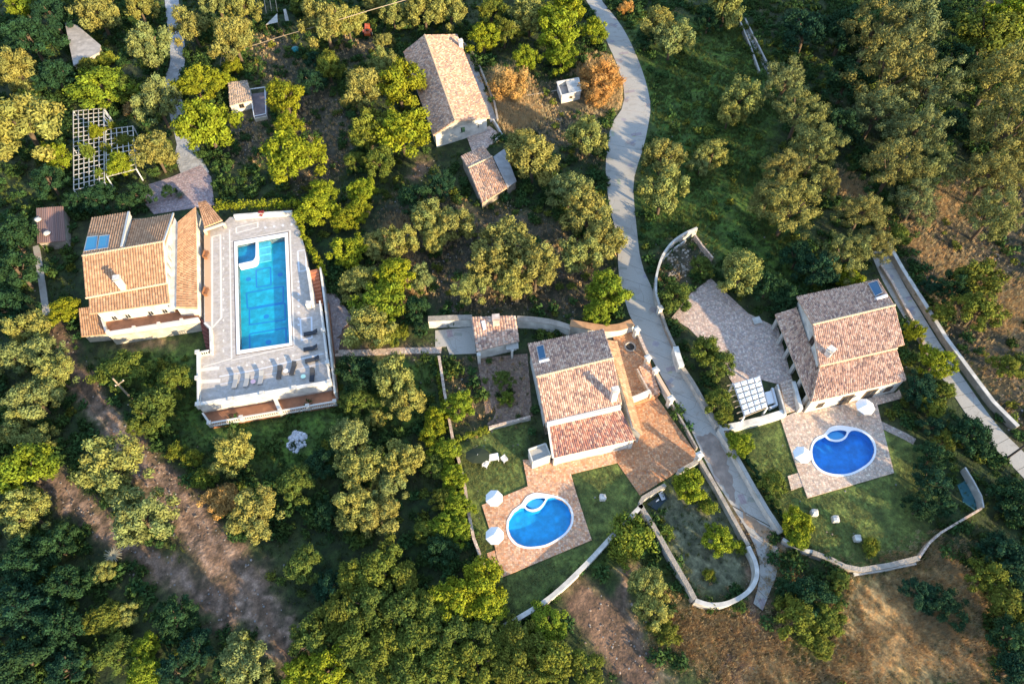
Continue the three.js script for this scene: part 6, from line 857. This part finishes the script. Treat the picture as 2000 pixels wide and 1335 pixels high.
  [720, 1316, 44, 'green', 'green wood tree at the bottom edge, left of centre'], [790, 1314, 44, 'green', 'green wood tree at the bottom edge, centre'], [858, 1300, 46, 'green', 'green wood tree at the bottom edge, right of centre'], [930, 1290, 46, 'green', 'green wood tree at the bottom edge by the wall'], [940, 1240, 40, 'green', 'green wood tree left of the white retaining wall'], [585, 1310, 34, 'citrus', 'yellow bush where the dirt track meets the bottom edge'], [640, 1150, 32, 'dark', 'dark tree at the left shoulder of the bottom wood'],
  [1068, 1216, 34, 'citrus', 'bright yellow green bush under the white retaining wall', 0.7], [1012, 1250, 48, 'green', 'broad green bush left below the retaining wall', 0.7], [1000, 1310, 46, 'green', 'green tree at the bottom edge under the retaining wall'], [1080, 1290, 46, 'green', 'green tree left of the dark dirt path at the bottom'], [1140, 1300, 40, 'green', 'green tree beside the dark dirt path at the bottom', 0.8], [1238, 1046, 38, 'shrub', 'yellowish shrub in the angle of the two white walls'], [1216, 1080, 28, 'shrub', 'yellowish shrub right of the retaining wall'], [1262, 1140, 34, 'olive', 'grey green tree left of the straight white wall, upper'], [1272, 1185, 36, 'olive', 'grey green tree left of the straight white wall, lower'], [1300, 1235, 28, 'green', 'green bush right above the sandy bottom patch'],
  [1345, 952, 34, 'citrus', 'yellow green tree below the driveway'], [1384, 990, 18, 'shrub', 'yellow star shaped shrub in the rounded plot'], [1405, 1056, 28, 'citrus', 'young yellow green tree in the rounded plot'], [1386, 1122, 12, 'shrub', 'tiny bright shrub in the rounded plot'], [1448, 1070, 14, 'shrub', 'tiny shrub by the road wall of the rounded plot'], [1300, 1040, 16, 'shrub', 'small dry shrub by the straight white wall'],
  [1380, 685, 34, 'green', 'big shrub left of the pergola courtyard, upper crown'], [1408, 712, 32, 'green', 'big shrub left of the pergola courtyard, lower crown'], [1402, 782, 30, 'green', 'shrub between road wall and white pergola'], [1412, 815, 20, 'green', 'shrub at the low corner of the white pergola'], [1444, 866, 24, 'citrus', 'yellow green bush at the top left of the right lawn'], [1512, 948, 28, 'green', 'green tree at the left edge of the right lawn'], [1556, 1018, 30, 'citrus', 'tree at the lower left of the right lawn'], [1558, 1052, 22, 'citrus', 'bush over the bottom left wall end of the right lawn'],
  [1830, 705, 30, 'citrus', 'yellow green tree between right villa and lane'], [1795, 760, 34, 'dark', 'dark tree right of the right villa wall'], [1824, 795, 28, 'green', 'green tree right of the right villa terrace'], [1848, 762, 20, 'green', 'green tree beside the lane bend'], [1822, 836, 26, 'dark', 'dark tree at the end of the stone path'], [1900, 850, 38, 'dark', 'dark tree between teal sheet and lane'], [1846, 858, 26, 'green', 'dim green tree above the teal sheet'], [1822, 894, 34, 'dark', 'dark tree right of the oval pool'], [1816, 940, 36, 'dark', 'dark tree on the right lawn beside the teal sheet'], [1800, 990, 32, 'dark', 'dark tree on the low right lawn'], [1838, 985, 26, 'dark', 'dark tree inside the climbing thin wall'], [1700, 1070, 18, 'shrub', 'low shrub near the bottom wall of the right lawn'],
  [1580, 1160, 42, 'dark', 'dark round tree below the right lawn, upper crown'], [1560, 1210, 42, 'green', 'dark green tree below the right lawn, left crown'], [1612, 1210, 34, 'green', 'green tree below the right lawn, sunlit right crown'], [1600, 1262, 30, 'green', 'green tree below the right lawn, lowest crown'], [1540, 1150, 24, 'dark', 'dark tree right of the road end'], [1640, 1135, 22, 'green', 'green bush under the brown stone wall'], [1800, 1160, 36, 'dark', 'dark bush in the dry field, left part', 0.7], [1846, 1180, 40, 'dark', 'dark bush in the dry field, right part', 0.7],
  [1952, 1072, 40, 'dark', 'dark tree outside the thin climbing wall'], [1930, 1125, 38, 'green', 'green tree at the right of the dry field, upper'], [1965, 1180, 38, 'green', 'green tree at the right edge, third from bottom'], [1972, 1245, 42, 'dark', 'dark tree at the right edge, second from bottom'], [1985, 1310, 46, 'dark', 'dark tree in the bottom right corner'], [1985, 970, 44, 'dark', 'dark tree at the right edge below the utility pole'], [1970, 985, 30, 'dark', 'dark tree right of the thin wall by the teal sheet'], [1995, 1100, 42, 'dark', 'dark tree at the right edge beside the dry field'],
];
for (const [x, y, r, kind, label, vy] of T) tree(x, y, r, kind, label, vy || 1);
hedge(poly([[420, 402], [460, 404], [510, 400], [572, 398]], DK), 1.6, 1.5, 'citrus', 'yellow clipped hedge along the top of the pool terrace', 1.4);
hedge(poly([[576, 416], [590, 455], [606, 485], [622, 512], [632, 528]], DK), 1.0, 1.3, 'citrus', 'yellow green hedge down the right side of the pool terrace', 1.4);
hedge(poly([[872, 700], [874, 730], [882, 790], [892, 838]], 0.6).map(p => p.add(V(-1.2, 0, 0))), 0.7, 1.0, 'shrub', 'low straggling hedge along the top of the thin pale plot wall', 0);
hedge(poly([[888, 860], [915, 848], [950, 838]], 0.5), 1.0, 0.8, 'shrub', 'low hedge along the top of the middle lawn', 0);
hedge(poly([[1416, 838], [1450, 895], [1490, 965], [1535, 1040]], 0.5).map(p => p.add(V(0.7, 0, 0))), 0.7, 0.9, 'dark', 'narrow dark hedge inside the long pale road wall of the right lawn', 0);
{
  const tuft = (seed, n, h, w) => { const R = rng(seed), P = [], C = []; for (let i = 0; i < n; i++) { const a = R() * 6.28, d = R() * 0.35, x = Math.cos(a) * d, z = Math.sin(a) * d, L = h * (0.5 + 0.7 * R()), b = R() * 6.28, ox = (R() - 0.5) * 0.5, oz = (R() - 0.5) * 0.5; P.push(x - Math.cos(b) * w, 0, z - Math.sin(b) * w, x + Math.cos(b) * w, 0, z + Math.sin(b) * w, x + ox, L, z + oz); const v = 0.7 + 0.6 * R(); for (let k = 0; k < 3; k++) C.push(v, v, v); } return geom(P, null, C); };
  const bush = leafCloud(rng(3), [...Array(7)].map((_, i) => ({ x: Math.cos(i * 0.9) * 0.45 * (i > 0), y: 0.35 + 0.2 * (i % 3), z: Math.sin(i * 0.9) * 0.45 * (i > 0), r: 0.38, n: 22 })), { leaf: 0.16, aspect: 0.5, hue: 0.2 });
  const n = (x, z, f, s) => fbm(x * f, z * f, s, 3), paved = (x, z) => cover.track(x, z) + cover.lawn(x, z);
  const gm = std([0.086, 0.130, 0.026], 0.8, { vertexColors: true }), dm = std([0.52, 0.38, 0.20], 0.85, { vertexColors: true }), um = leafMat([0.042, 0.085, 0.024]), am = leafMat([0.11, 0.14, 0.025]);
  sprinkle('grass', tuft(1, 16, 0.75, 0.035), gm, 52000, 5, (x, z) => Math.max(0.25, cover.meadow(x, z)) * (1 - Math.min(1, paved(x, z) * 1.2)) * (1 - cover.soil(x, z) * 0.75) * (1 - cover.straw(x, z) * 0.8) * (n(x, z, 0.3, 61) > 0.42 ? 1 : 0.25), 0.62);
  sprinkle('dry_grass', tuft(2, 18, 0.8, 0.03), dm, 32000, 7, (x, z) => cover.straw(x, z) * (n(x, z, 0.35, 63) > 0.45 ? 1 : 0.3) + 0.05 * cover.soil(x, z), 0.62);
  sprinkle('ground_cover', bush, um, 8500, 9, (x, z) => (1 - Math.min(1, paved(x, z) * 1.4)) * (1 - cover.scrub(x, z)) * (1 - cover.meadow(x, z) * 0.85) * (1 - cover.soil(x, z) * 0.85) * (1 - Math.min(1, cover.straw(x, z) * 1.6)) * (n(x, z, 0.12, 65) > 0.42 ? 1 : 0.15), 1.0);
  sprinkle('low_shrubs', bush, am, 1600, 11, (x, z) => (1 - Math.min(1, paved(x, z) * 2)) * (1 - cover.scrub(x, z) * 0.6) * (n(x, z, 0.18, 67) > 0.56 ? 1 : 0.05) * (1 - cover.soil(x, z) * 0.6) * (1 - Math.min(1, cover.straw(x, z) * 1.6)), 0.8);
  sprinkle('lawn_grass', tuft(4, 14, 0.3, 0.03), std([0.15, 0.165, 0.05], 0.85, { vertexColors: true }), 16000, 13, (x, z) => cover.lawn(x, z) > 0.7 ? 0.9 : 0, 0.45);
  const peb = new THREE.DodecahedronGeometry(0.13, 0); peb.scale(1, 0.6, 1);
  sprinkle('loose_stones', peb, std([0.26, 0.22, 0.19], 0.95), 3500, 15, (x, z) => 0.5 * cover.track(x, z) + 0.35 * cover.soil(x, z) + 0.02, 0.8, 0.05);
}
renderer.render(scene, camera);
